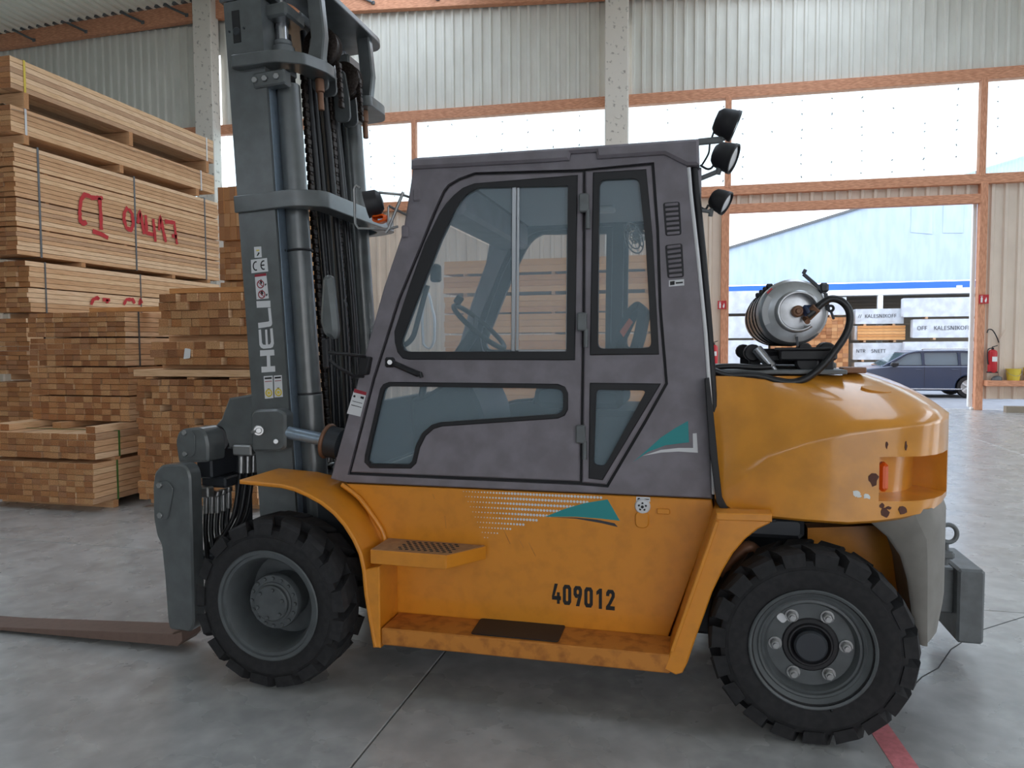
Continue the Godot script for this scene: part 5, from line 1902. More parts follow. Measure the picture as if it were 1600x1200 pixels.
func build_lamps() -> void:
	work_lamp(V(0.908, 2.672, 0.5), V(0.9, -0.38, -0.02), 0.07, 0.085)
	work_lamp(V(0.896, 2.493, 0.62), V(0.9, -0.38, 0.2), 0.066, 0.08)
	work_lamp(V(0.865, 2.282, 0.7), V(0.85, -0.48, 0.22), 0.052, 0.06)
	var mb := Mb.new()
	mb.bar(V(0.752, 2.606, 0.5), V(0.868, 2.61, 0.5), 0.02, 0.03, 0.004)
	mb.cyl(V(0.863, 2.607, 0.5), V(0.868, 2.64, 0.5), 0.014, 10)
	fk("lamp_bracket", mb, M.grey)
	mb = Mb.new()
	mb.bar(V(0.765, 2.409, 0.62), V(0.849, 2.439, 0.62), 0.02, 0.02, 0.004)
	mb.bar(V(0.764, 2.459, 0.62), V(0.765, 2.409, 0.62), 0.02, 0.012, 0.003)
	mb.cyl(V(0.841, 2.425, 0.62), V(0.849, 2.453, 0.62), 0.014, 10)
	fk("lamp_bracket", mb, M.grey)
	mb = Mb.new()
	mb.bar(V(0.754, 2.254, 0.7), V(0.815, 2.242, 0.7), 0.018, 0.014, 0.003)
	mb.cyl(V(0.81, 2.223, 0.7), V(0.815, 2.256, 0.7), 0.01, 10)
	fk("lamp_bracket", mb, M.grey)
	mb = Mb.new()
	mb.prism(rounded(P([-1.154, 2.068, -1.115, 2.021, -1.073, 1.836, -1.08, 1.675, -1.12, 1.615, -1.179, 1.652, -1.186, 1.861]), 0.04), -0.92, -0.88, 0.01)
	fk("side_mirror", mb, M.lens)  # white face stands for the bright sky reflected in the far mirror
	mb = Mb.new()
	mb.tube(curve([V(0.827, 2.651, 0.5), V(0.816, 2.62, 0.5), V(0.808, 2.594, 0.5), V(0.802, 2.549, 0.5), V(0.773, 2.498, 0.5)]), 0.005, 6)
	fk("lamp_cable", mb, M.black)
	mb = Mb.new()
	mb.tube(curve([V(0.829, 2.478, 0.62), V(0.815, 2.455, 0.62), V(0.795, 2.451, 0.62), V(0.764, 2.47, 0.62)]), 0.005, 6)
	fk("lamp_cable", mb, M.black)
	mb = Mb.new()
	mb.tube(curve([V(0.801, 2.274, 0.7), V(0.788, 2.255, 0.7), V(0.765, 2.267, 0.7), V(0.754, 2.288, 0.7)]), 0.005, 6)
	fk("lamp_cable", mb, M.black)
	# head lamp with amber indicator on the front pillar, in its wire guard
	mb = Mb.new()
	var hl := V(-0.754, 2.33, 0.86)
	var ax := V(-0.9, -0.25, 0.3).normalized()
	var hx := V(0, 1, 0).cross(ax).normalized()
	mb.xf = Transform3D(Basis(hx, ax.cross(hx), ax), hl)
	mb.lathe(P([0, -0.055, 0.04, -0.05, 0.058, -0.03, 0.062, 0.01, 0.065, 0.03, 0.055, 0.03, 0.05, 0.02, 0, 0.02]), 24)
	var head := fk("head_lamp", mb, M.black)
	mb = Mb.new()
	mb.xf = Transform3D(Basis(Vector3(0, 0, 1), 0.55), V(-0.716, 2.261, 0.86))
	mb.prism(rounded(P([-0.035, 0.0, -0.012, -0.028, 0.024, -0.036, 0.04, -0.018, 0.03, 0.0, 0.0, 0.01, -0.02, 0.024]), 0.012), -0.025, 0.03, 0.01)
	put("indicator", mb, M.amber, head)
	mb = Mb.new()
	mb.tube([V(-0.836, 2.419, 0.86), V(-0.846, 2.401, 0.86), V(-0.842, 2.237, 0.86), V(-0.826, 2.215, 0.86), V(-0.671, 2.205, 0.86), V(-0.622, 2.215, 0.86)], 0.006, 8)
	mb.tube([V(-0.836, 2.419, 0.86), V(-0.813, 2.405, 0.86)], 0.006, 8)
	mb.tube([V(-0.717, 2.379, 0.86), V(-0.6, 2.363, 0.86), V(-0.617, 2.379, 0.72)], 0.006, 8)
	mb.tube([V(-0.593, 2.375, 0.86), V(-0.671, 2.205, 0.86), V(-0.684, 2.187, 0.86)], 0.007, 8)
	mb.tube([V(-0.669, 2.31, 0.86), V(-0.673, 2.229, 0.86), V(-0.664, 2.211, 0.86)], 0.005, 8)
	mb.tube([V(-0.666, 2.313, 0.86), V(-0.611, 2.282, 0.74)], 0.006, 8)
	put("wire_guard", mb, M.bolt, head)
	# driver's mirror, seen edge on, with its arm
	mb = Mb.new()
	mb.prism(rounded(P([-0.952, 1.972, -0.925, 1.987, -0.906, 1.977, -0.886, 1.803, -0.878, 1.713, -0.895, 1.68, -0.951, 1.702, -0.969, 1.774]), 0.03), 0.94, 1.0, 0.02)
	var mi := fk("side_mirror", mb, M.mast)
	mb = Mb.new()
	mb.tube([V(-0.933, 1.62, 0.98), V(-0.844, 1.614, 0.98), V(-0.831, 1.599, 0.8)], 0.008, 8)
	mb.tube([V(-0.933, 1.587, 0.98), V(-0.878, 1.548, 0.98), V(-0.862, 1.504, 0.86), V(-0.84, 1.501, 0.8)], 0.008, 8)
	mb.bar(V(-0.948, 1.687, 0.98), V(-0.941, 1.548, 0.98), 0.03, 0.03, 0.006, V(1, 0, 0))
	mb.prism(rounded(P([-0.861, 1.602, -0.806, 1.596, -0.825, 1.507, -0.873, 1.507]), 0.01), 0.755, 0.8, 0.006)
	put("mirror_arm", mb, M.black, mi)


func chain_run(a: Vector3, b: Vector3, w: float) -> void:
	# leaf chain: plates in alternation along the run
	var mb := Mb.new()
	var n := int(a.distance_to(b) / 0.026)
	for i in n:
		var p := a.lerp(b, (i + 0.5) / n)
		var wide := w if i % 2 == 0 else w * 0.62
		mb.box(p, V(0.026, 0.033 if i % 2 == 0 else 0.02, wide), 0.004)
		mb.cyl(p + V(0, 0.012, -w * 0.56), p + V(0, 0.012, w * 0.56), 0.006, 6)
	fk("lift_chain", mb, M.chain, MT)


func build_mast() -> void:
	for s in [1.0, -1.0]:
		var F := Transform3D(Basis(), V(0, 0, 0.03)) if s > 0 else Transform3D(Basis.FLIP_Z, V(0, 0, 0.03))
		# outer channel, then the two that run inside it
		var mb := Mb.new()
		mb.xf = F * Transform3D(Basis(V(1, 0, 0), V(0, 0, 1), V(0, 1, 0)), Vector3.ZERO)
		var c := func(x0: float, x1: float, z0: float, z1: float, t: float) -> PackedVector2Array: return P([x0, z1, x1, z1, x1, z0, x1 - t, z0, x1 - t, z1 - t, x0 + t, z1 - t, x0 + t, z0, x0, z0])
		mb.prism((c as Callable).call(-0.03, 0.195, 0.40, 0.52, 0.022), 0.0, 3.12, 0.004)
		var ch := fk("mast_channel", mb, M.mast, MT)
		mb = Mb.new()
		mb.xf = F * Transform3D(Basis(V(1, 0, 0), V(0, 0, 1), V(0, 1, 0)), Vector3.ZERO)
		mb.prism((c as Callable).call(-0.005, 0.165, 0.33, 0.485, 0.02), 0.1, 3.5, 0.003)
		mb.prism((c as Callable).call(0.0, 0.14, 0.25, 0.38, 0.018), 0.15, 3.4, 0.003)
		fk("mast_channel", mb, M.mast, MT)
		mb = Mb.new()
		mb.xf = F
		# roller window with the roller in it, near the top
		mb.box(V(0.04, 2.98, 0.522), V(0.045, 0.17, 0.004), 0.0)
		put("roller_window", mb, M.ink, ch)
		mb = Mb.new()
		mb.xf = F
		mb.cyl(V(0.04, 2.955, 0.505), V(0.04, 2.955, 0.528), 0.021, 16, 0.003)
		mb.cyl(V(-0.005, 2.96, 0.52), V(-0.005, 2.96, 0.526), 0.006, 8)
		mb.cyl(V(0.085, 2.965, 0.52), V(0.085, 2.965, 0.526), 0.006, 8)
		put("guide_roller", mb, M.darksteel, ch)
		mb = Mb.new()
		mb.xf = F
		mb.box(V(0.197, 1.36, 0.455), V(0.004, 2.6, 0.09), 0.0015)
		put("rail_sheen", mb, M.sheen_steel, ch)  # light strip on the flange, window reflection put into its colour
		# lift cylinder
		mb = Mb.new()
		mb.xf = F
		mb.cyl(V(0.255, 0.0, 0.39), V(0.255, 0.97, 0.39), 0.069, 28, 0.004)
		mb.cyl(V(0.255, 0.975, 0.39), V(0.25, 2.68, 0.39), 0.064, 28, 0.004)
		var cy := fk("lift_cylinder", mb, M.mast, MT)
		mb = Mb.new()
		mb.xf = F
		mb.cyl(V(0.255, 0.966, 0.39), V(0.255, 0.98, 0.39), 0.067, 28)
		if s > 0:
			mb.ring(V(0.255, 1.77, 0.39), Vector3.UP, 0.066, 0.007, 24, 6)
			mb.bar(V(0.2, 1.77, 0.45), V(0.12, 1.775, 0.47), 0.012, 0.012)
		put("band", mb, M.black, cy)
		mb = Mb.new()
		mb.xf = F
		mb.cyl(V(0.225, 2.73, 0.37), V(0.225, 2.9, 0.37), 0.062, 24, 0.008)
		mb.cyl(V(0.225, 2.9, 0.37), V(0.225, 2.93, 0.37), 0.05, 24, 0.006)
		put("cylinder_head", mb, M.grey, cy)
		mb = Mb.new()
		mb.xf = F
		mb.cyl(V(0.225, 2.93, 0.37), V(0.225, 3.13, 0.37), 0.036, 20)
		mb.cyl(V(0.225, 3.1, 0.37), V(0.225, 3.16, 0.37), 0.03, 20, 0.008)
		put("piston_rod", mb, M.chrome, cy)
		mb = Mb.new()
		mb.xf = F
		mb.box(V(0.23, 3.06, 0.37), V(0.17, 0.075, 0.2), 0.012)
		put("rod_block", mb, M.mast, cy)
	var mb := Mb.new()
	# tie plates round the back of the mast: they run back from each channel and across behind it
	plan(mb)
	var tie := P([-0.04, 0.56, 0.34, 0.56, 0.455, 0.44, 0.455, -0.4, 0.34, -0.5, -0.04, -0.5, -0.04, -0.47, 0.2, -0.47, 0.36, -0.36, 0.36, 0.38, 0.3, 0.45, 0.2, 0.53, -0.04, 0.53])
	tie = P([-0.04, 0.575, 0.33, 0.575, 0.455, 0.46, 0.455, -0.5, 0.33, -0.56, -0.04, -0.56, -0.04, -0.5, 0.29, -0.49, 0.36, -0.42, 0.36, 0.4, 0.28, 0.52, -0.04, 0.555])
	mb.prism(rounded(tie, 0.05), 1.985, 2.075, 0.004)
	fk("tie_plate", mb, M.mast, MT)
	for s in [0, 1]:
		mb = Mb.new()
		plan(mb)
		if s == 0:
			mb.prism(rounded(P([0.02, 0.61, 0.28, 0.59, 0.4, 0.5, 0.455, 0.34, 0.455, 0.22, 0.34, 0.22, 0.3, 0.42, 0.2, 0.5, 0.02, 0.555]), 0.04), 2.745, 2.81, 0.004)
		else:
			mb.prism(rounded(P([0.16, -0.56, 0.4, -0.56, 0.455, -0.44, 0.455, -0.22, 0.34, -0.2, 0.3, -0.4, 0.16, -0.44]), 0.04), 2.745, 2.81, 0.004)
		fk("tie_plate", mb, M.mast, MT)
		mb = Mb.new()
		mb.xf = Transform3D(Basis(), V(0, 0, 0.325 if s == 0 else -0.3))
		var q := P([0.33, 2.81, 0.43, 2.81, 0.455, 2.95, 0.445, 3.2, 0.36, 3.2, 0.37, 2.95])
		mb.prism(q, -0.03, 0.03, 0.008)
		fk("mast_upright", mb, M.mast, MT)
	mb = Mb.new()
	plan(mb)
	mb.prism(rounded(P([0.0, 0.45, 0.36, 0.45, 0.47, 0.36, 0.47, -0.4, 0.42, -0.5, 0.0, -0.5, 0.0, -0.42, 0.22, -0.36, 0.22, 0.3, 0.0, 0.36]), 0.06), 3.19, 3.225, 0.004)
	fk("top_plate", mb, M.mast, MT)
	mb = Mb.new()
	mb.box(V(0.09, 3.14, 0.03), V(0.3, 0.03, 1.04), 0.006)
	fk("cap_plate", mb, M.mast, MT)
	# clamp under the near tie plate with its bolts
	mb = Mb.new()
	mb.box(V(0.22, 2.675, 0.53), V(0.19, 0.08, 0.07), 0.008)
	var cl := fk("cylinder_clamp", mb, M.mast, MT)
	for x in [0.14, 0.2, 0.27]:
		mb = Mb.new()
		bolt(mb, V(x, 2.675, 0.565), 0.017, V(0, 0, 1), 0.014)
		put("bolt", mb, M.bolt, cl)
	# sheaves with their forks
	for z in [0.2, -0.06]:
		mb = Mb.new()
		mb.xf = Transform3D(Basis(), V(0.36, 2.85 if z < 0.1 else 2.95, z))
		mb.lathe(P([0, -0.035, 0.1, -0.035, 0.11, -0.03, 0.1, -0.02, 0.1, 0.02, 0.11, 0.03, 0.1, 0.035, 0, 0.035]), 32)
		var sv := fk("chain_sheave", mb, M.chain, MT)
		mb = Mb.new()
		mb.xf = Transform3D(Basis(), V(0.36, 2.85 if z < 0.1 else 2.95, z))
		mb.prism(rounded(P([-0.05, -0.26, 0.05, -0.26, 0.05, -0.12, 0.03, 0.05, -0.05, 0.05]), 0.035), 0.04, 0.058, 0.003)
		mb.prism(rounded(P([-0.05, -0.26, 0.05, -0.26, 0.05, -0.12, 0.03, 0.05, -0.05, 0.05]), 0.035), -0.058, -0.04, 0.003)
		put("sheave_fork", mb, M.mast, sv)
		mb = Mb.new()
		bolt(mb, V(0.352, 2.85 if z < 0.1 else 2.95, z + 0.058), 0.018)
		put("bolt", mb, M.bolt, sv)
		chain_run(V(0.455, 2.85, z), V(0.455, 2.6, z), 0.035)
	chain_run(V(0.29, 3.0, 0.0), V(0.29, 0.3, 0.0), 0.045)
	chain_run(V(0.25, 2.9, 0.24), V(0.25, 0.3, 0.24), 0.045)
	for q in [[0.24, 0.31, 0.016], [0.26, 0.17, 0.02], [0.27, 0.12, 0.016], [0.3, 0.06, 0.022], [0.22, -0.1, 0.03], [0.24, -0.2, 0.026], [0.3, -0.06, 0.016]]:
		var top := rng.randf_range(2.9, 3.2)
		mb = Mb.new()
		mb.tube(curve([V(q[0], 0.72, q[1]), V(q[0] + 0.01, 1.4, q[1]), V(q[0], 2.2, q[1] + 0.01), V(q[0] - 0.03, top, q[1])]), q[2], 10)
		fk("hydraulic_hose", mb, M.hose, MT)
	for k in 4:
		mb = Mb.new()
		var c := V(0.28 - k * 0.005, 0.62, 0.3 - k * 0.085)
		mb.cyl(c, c + V(0, 0.075, 0), 0.026, 12, 0.004)
		mb.cyl(c - V(0, 0.055, 0), c, 0.02, 6, 0.003)
		mb.cyl(c - V(0, 0.07, 0), c - V(0, 0.055, 0), 0.03, 12, 0.003)
		fk("hose_fitting", mb, M.bolt, MT)
	for z in [0.28, -0.3]:
		mb = Mb.new()
		mb.cyl(V(0.37, 2.67, z), V(0.37, 2.745, z), 0.025, 12, 0.004)
		mb.cyl(V(0.37, 2.57, z), V(0.37, 2.67, z), 0.017, 10, 0.003)
		fk("chain_anchor", mb, M.brass, MT)
	# tilt cylinder: lug on the mast, polished rod and the boot on the frame
	mb = Mb.new()
	mb.prism(rounded(P([0.014, 0.88, 0.039, 0.907, 0.175, 0.909, 0.227, 0.883, 0.212, 0.697, 0.18, 0.681, 0.005, 0.682]), 0.02), 0.551, 0.64, 0.012)
	mb.box(V(0.149, 0.791, 0.6), V(0.1, 0.1, 0.05), 0.02)
	var lug := fk("tilt_lug", mb, M.mast, MT)
	mb = Mb.new()
	mb.cyl(V(0.058, 0.795, 0.64), V(0.071, 0.797, 0.66), 0.03, 18, 0.005)
	mb.cyl(V(0.071, 0.797, 0.66), V(0.091, 0.8, 0.69), 0.016, 12, 0.003)
	mb.bar(V(0.077, 0.798, 0.67), V(0.034, 0.792, 0.67), 0.015, 0.02, 0.004, V(0, 0, 1))
	mb.cyl(V(0.158, 0.733, 0.64), V(0.165, 0.735, 0.652), 0.015, 12, 0.003)
	put("pin", mb, M.bolt, lug)
	mb = Mb.new()
	mb.cyl(V(-1.413, 1.192, 0.6), V(-1.136, 1.147, 0.6), 0.034, 20, 0.004)
	fk("tilt_rod", mb, M.sheen_steel)
	mb = Mb.new()
	var ta := V(-1.163, 1.15, 0.6)
	var tb := V(-1.044, 1.126, 0.6)
	mb.cyl(ta, tb, 0.085, 24, 0.02)
	var boot := fk("tilt_cylinder", mb, M.darksteel)
	mb = Mb.new()
	mb.ring(ta.lerp(tb, 0.15), (tb - ta).normalized(), 0.084, 0.012, 28, 8)
	put("boot_ring", mb, M.brass, boot)
	# lettering and labels on the side of the mast
	mb = Mb.new()
	for q in [P([0.043, 1.499, 0.128, 1.496, 0.127, 1.46, 0.043, 1.463]), P([0.111, 1.457, 0.127, 1.457, 0.13, 1.372, 0.126, 1.362, 0.117, 1.356, 0.044, 1.35, 0.044, 1.38, 0.105, 1.383, 0.113, 1.386]), P([0.044, 1.229, 0.13, 1.228, 0.13, 1.197, 0.103, 1.197, 0.101, 1.139, 0.129, 1.139, 0.128, 1.108, 0.044, 1.107, 0.045, 1.139, 0.08, 1.138, 0.083, 1.198, 0.042, 1.197]), P([0.044, 1.342, 0.058, 1.344, 0.059, 1.27, 0.064, 1.26, 0.082, 1.257, 0.084, 1.34, 0.096, 1.341, 0.095, 1.258, 0.108, 1.259, 0.115, 1.271, 0.115, 1.344, 0.13, 1.346, 0.132, 1.262, 0.124, 1.243, 0.11, 1.238, 0.065, 1.237, 0.05, 1.245, 0.043, 1.259])]:
		mb.prism(q, 0.55, 0.5515)
	fk("maker_lettering", mb, M.silver, MT)
	label_plate(P([0.052, 1.794, 0.096, 1.793, 0.095, 1.734, 0.051, 1.735]), [[[0.3, 0.15, 0.45, 0.15, 0.75, 0.4, 0.6, 0.5, 0.5, 0.4], M.ink], [[0.3, 0.6, 0.7, 0.6, 0.7, 0.72, 0.3, 0.72], M.yellow]])
	label_plate(P([0.027, 1.726, 0.126, 1.728, 0.128, 1.655, 0.025, 1.653]), [])
	mb = Mb.new()
	var ce := P([0.027, 1.726, 0.126, 1.728, 0.128, 1.655, 0.025, 1.653])
	var u := (ce[1] - ce[0])
	var v := (ce[0] - ce[3])
	for k in 2:
		var o: Vector2 = ce[3] + u * [0.3, 0.78][k] + v * 0.5
		var arc := PackedVector2Array()
		var inner := PackedVector2Array()
		for i in 13:
			var a := deg_to_rad(70.0 + 220.0 * i / 12.0)
			arc.append(o + u * cos(a) * 0.2 + v * sin(a) * 0.36)
			inner.append(o + u * cos(a) * 0.13 + v * sin(a) * 0.26)
		inner.reverse()
		arc.append_array(inner)
		mb.prism(arc, 0.5515, 0.5522)
		if k == 1:
			mb.prism(PackedVector2Array([o - u * 0.19 - v * 0.05, o + u * 0.05 - v * 0.05, o + u * 0.05 + v * 0.05, o - u * 0.19 + v * 0.05]), 0.5515, 0.5522)
	fk("label_print", mb, M.ink, MT)
	label_plate(P([0.044, 1.644, 0.115, 1.646, 0.12, 1.509, 0.045, 1.508]), [[[0, 0.9, 1, 0.9, 1, 1.0, 0, 1.0], M.label_red], [[0.45, 0.6, 0.55, 0.6, 0.6, 0.72, 0.5, 0.8, 0.4, 0.7], M.ink], [[0.4, 0.14, 0.6, 0.2, 0.55, 0.38, 0.4, 0.3], M.ink], [[0.8, 0.5, 0.92, 0.55, 0.92, 0.6, 0.8, 0.58], M.ink], [[0.8, 0.08, 0.92, 0.13, 0.92, 0.2, 0.8, 0.17], M.ink]])
	mb = Mb.new()
	for o in [V(0.076, 1.589, 0.552), V(0.079, 1.533, 0.552)]:
		mb.ring(o, V(0, 0, 1), 0.02, 0.0028, 24, 6)
		mb.bar(o + V(-0.014, 0.014, 0), o + V(0.014, -0.014, 0), 0.004, 0.002, 0.0, V(0, 0, 1))
	fk("label_print", mb, M.label_red, MT)
	label_plate(P([0.055, 1.086, 0.11, 1.087, 0.105, 0.964, 0.053, 0.962]), [[[0.1, 0.86, 0.9, 0.86, 0.9, 0.94, 0.1, 0.94], M.ink], [[0.1, 0.74, 0.9, 0.74, 0.9, 0.77, 0.1, 0.77], M.label_red], [[0.35, 0.44, 0.65, 0.44, 0.5, 0.36], M.ink]])
	label_plate(P([0.118, 1.086, 0.166, 1.087, 0.164, 0.968, 0.113, 0.967]), [[[0.1, 0.86, 0.9, 0.86, 0.9, 0.94, 0.1, 0.94], M.ink], [[0.1, 0.74, 0.9, 0.74, 0.9, 0.77, 0.1, 0.77], M.label_red], [[0.35, 0.44, 0.65, 0.44, 0.5, 0.36], M.ink]])
	mb = Mb.new()
	for o in [V(0.08, 0.993, 0.552), V(0.139, 0.994, 0.552)]:
		mb.ring(o, V(0, 0, 1), 0.018, 0.004, 20, 6)
		mb.cyl(o - V(0, 0, 0.001), o + V(0, 0, 0.001), 0.009, 14)
	fk("label_print", mb, M.yellow, MT)
	build_carriage()


func label_plate(q: PackedVector2Array, prints: Array) -> void:
	# q: corners from the top left, clockwise in the photo; prints use 0..1 across and up the plate
	var mb := Mb.new()
	mb.prism(q, 0.55, 0.5515)
	var plate := fk("label_plate", mb, M.silver, MT)
	for pr in prints:
		mb = Mb.new()
		var p := PackedVector2Array()
		var a: Array = pr[0]
		for i in range(0, a.size(), 2):
			p.append(q[3].lerp(q[2], a[i]).lerp(q[0].lerp(q[1], a[i]), a[i + 1]))
		mb.prism(p, 0.5515, 0.552)
		put("label_print", mb, pr[1], plate)


func build_carriage() -> void:
	var mb := Mb.new()
	mb.prism(rounded(P([-1.984, 1.023, -2.024, 1.018, -2.07, 0.978, -2.085, 0.901, -2.087, 0.72, -2.07, 0.63, -2.043, 0.582, -2.029, 0.415, -2.017, 0.169, -2.007, 0.121, -1.871, 0.119, -1.849, 0.166, -1.847, 0.601, -1.847, 0.962, -1.862, 1.006, -1.893, 1.026]), 0.02), 0.70, 0.8, 0.01)
	var pl := fk("fork_shank", mb, M.mast)
	mb = Mb.new()
	mb.prism(rounded(P([-2.041, 0.932, -1.98, 0.934, -1.95, 0.901, -1.955, 0.856, -1.988, 0.727, -2.036, 0.721]), 0.015), 0.80, 0.808, 0.003)
	put("cover_plate", mb, M.mast, pl)
	for q in [V(-2.029, 0.912, 0.808), V(-2.031, 0.749, 0.808)]:
		mb = Mb.new()
		bolt(mb, q, 0.017)
		put("bolt", mb, M.bolt, pl)
	mb = Mb.new()
	var tip := P([-3.154, 0.013, -3.153, 0.032, -1.975, 0.099, -1.928, 0.064, -1.957, 0.033, -2.485, 0.023])
	mb.prism(PackedVector2Array([Vector2(-3.62, tip[0].y - 0.002), tip[0], tip[5], tip[4], tip[3], Vector2(tip[3].x, tip[2].y + 0.02), tip[2], tip[1], Vector2(-3.62, tip[0].y + 0.008)]), 0.64, 0.8, 0.003)
	put("fork_blade", mb, M.worn_steel, pl)
	mb = Mb.new()
	mb.prism(rounded(P([-2.048, 1.127, -2.03, 1.177, -1.997, 1.199, -1.886, 1.209, -1.851, 1.178, -1.837, 1.115, -1.84, 1.019, -2.032, 1.006]), 0.02), 0.5, 0.66, 0.012)
	var up := fk("slide_block", mb, M.mast)
	mb = Mb.new()
	mb.prism(rounded(P([-2.009, 1.171, -1.984, 1.197, -1.939, 1.198, -1.915, 1.166, -1.919, 1.06, -1.94, 1.042, -2.001, 1.04]), 0.012), 0.66, 0.667, 0.003)
	put("cover_plate", mb, M.mast, up)
	for q in [V(-1.975, 1.179, 0.667), V(-1.975, 1.062, 0.667)]:
		mb = Mb.new()
		bolt(mb, q, 0.015)
		put("bolt", mb, M.bolt, up)
	mb = Mb.new()
	mb.prism(P([-1.814, 1.36, -1.637, 1.388, -1.646, 1.074, -1.818, 1.069, -1.833, 1.119, -1.932, 1.176, -1.867, 1.239]), 0.34, 0.5, 0.01)
	fk("carriage_bracket", mb, M.mast)
	mb = Mb.new()
	mb.cyl(V(-2.015, 1.097, 0.36), V(-1.883, 1.123, 0.54), 0.085, 24, 0.01)
	fk("carriage_bush", mb, M.black)
	mb = Mb.new()
	var a := P([-1.987, 1.005, -1.913, 1.022, -1.917, 0.87, -1.992, 0.853])
	for q in [[0.06, 0.99, -0.02, 0.1, 0.16, 1.2], [0.08, 0.88, -0.02, 0.16, 0.06, 1.1], [0.06, 0.42, -0.02, 0.08, 0.12, 1.2], [0.12, 0.7, 0.3, 0.06, 0.6, 0.1], [0.12, 0.7, -0.3, 0.06, 0.6, 0.1], [0.05, 0.5, -0.62, 0.1, 0.9, 0.1]]:
		mb = Mb.new()
		mb.box(V(a[0].x + q[0], q[1], q[2]), V(q[3], q[4], q[5]), 0.01)
		fk("carriage_bar", mb, M.darksteel)
	for p in [V(-1.94, 0.805, 0.55), V(-1.939, 0.795, 0.5), V(-1.938, 0.785, 0.45), V(-1.935, 0.786, 0.4), V(-1.935, 0.792, 0.35), V(-1.741, 1.034, 0.5), V(-1.727, 1.029, 0.46), V(-1.716, 1.027, 0.42)]:
		mb = Mb.new()
		mb.cyl(p, p + V(0, -0.1, 0), 0.017, 10, 0.003)
		mb.cyl(p + V(0, 0.03, 0), p, 0.022, 6, 0.003)
		fk("hose_fitting", mb, M.bolt)
	for q in [[V(-1.719, 1.068, 0.5), 0.12], [V(-1.918, 0.841, 0.6), 0.1]]:
		mb = Mb.new()
		mb.box(q[0], V(q[1], 0.06, 0.06), 0.008)
		fk("hose_block", mb, M.bolt)
	for k in 5:
		mb = Mb.new()
		var p: Vector3 = [V(-1.943, 0.713, 0.55), V(-1.942, 0.702, 0.5), V(-1.94, 0.698, 0.45), V(-1.937, 0.699, 0.4), V(-1.938, 0.707, 0.35)][k]
		mb.tube(curve([p, p + V(0.01, -0.15, 0.02), p + V(0.05 + 0.02 * k, -0.3, 0.02), p + V(0.25, -0.36 + 0.04 * k, -0.02), p + V(0.5, -0.3, -0.05)]), 0.014, 8)
		fk("hydraulic_hose", mb, M.hose)
	for p in [V(-1.742, 0.976, 0.5), V(-1.728, 0.97, 0.46), V(-1.717, 0.968, 0.42)]:
		mb = Mb.new()
		mb.tube(curve([p, p + V(-0.02, -0.12, 0), p + V(-0.05, -0.3, 0.02), p + V(-0.14, -0.45, 0.05)]), 0.014, 8)
		fk("hydraulic_hose", mb, M.hose)
	for q in [[V(-2.042, 0.359, 0.5), V(-1.952, 0.515, 0.5), V(-1.824, 0.578, 0.5), V(-1.74, 0.616, 0.5)], [V(-2.107, 0.402, 0.4), V(-1.984, 0.417, 0.4), V(-1.875, 0.493, 0.4), V(-1.788, 0.544, 0.4)]]:
		mb = Mb.new()
		mb.tube(curve(q), 0.019, 8)
		fk("hydraulic_hose", mb, M.hose)


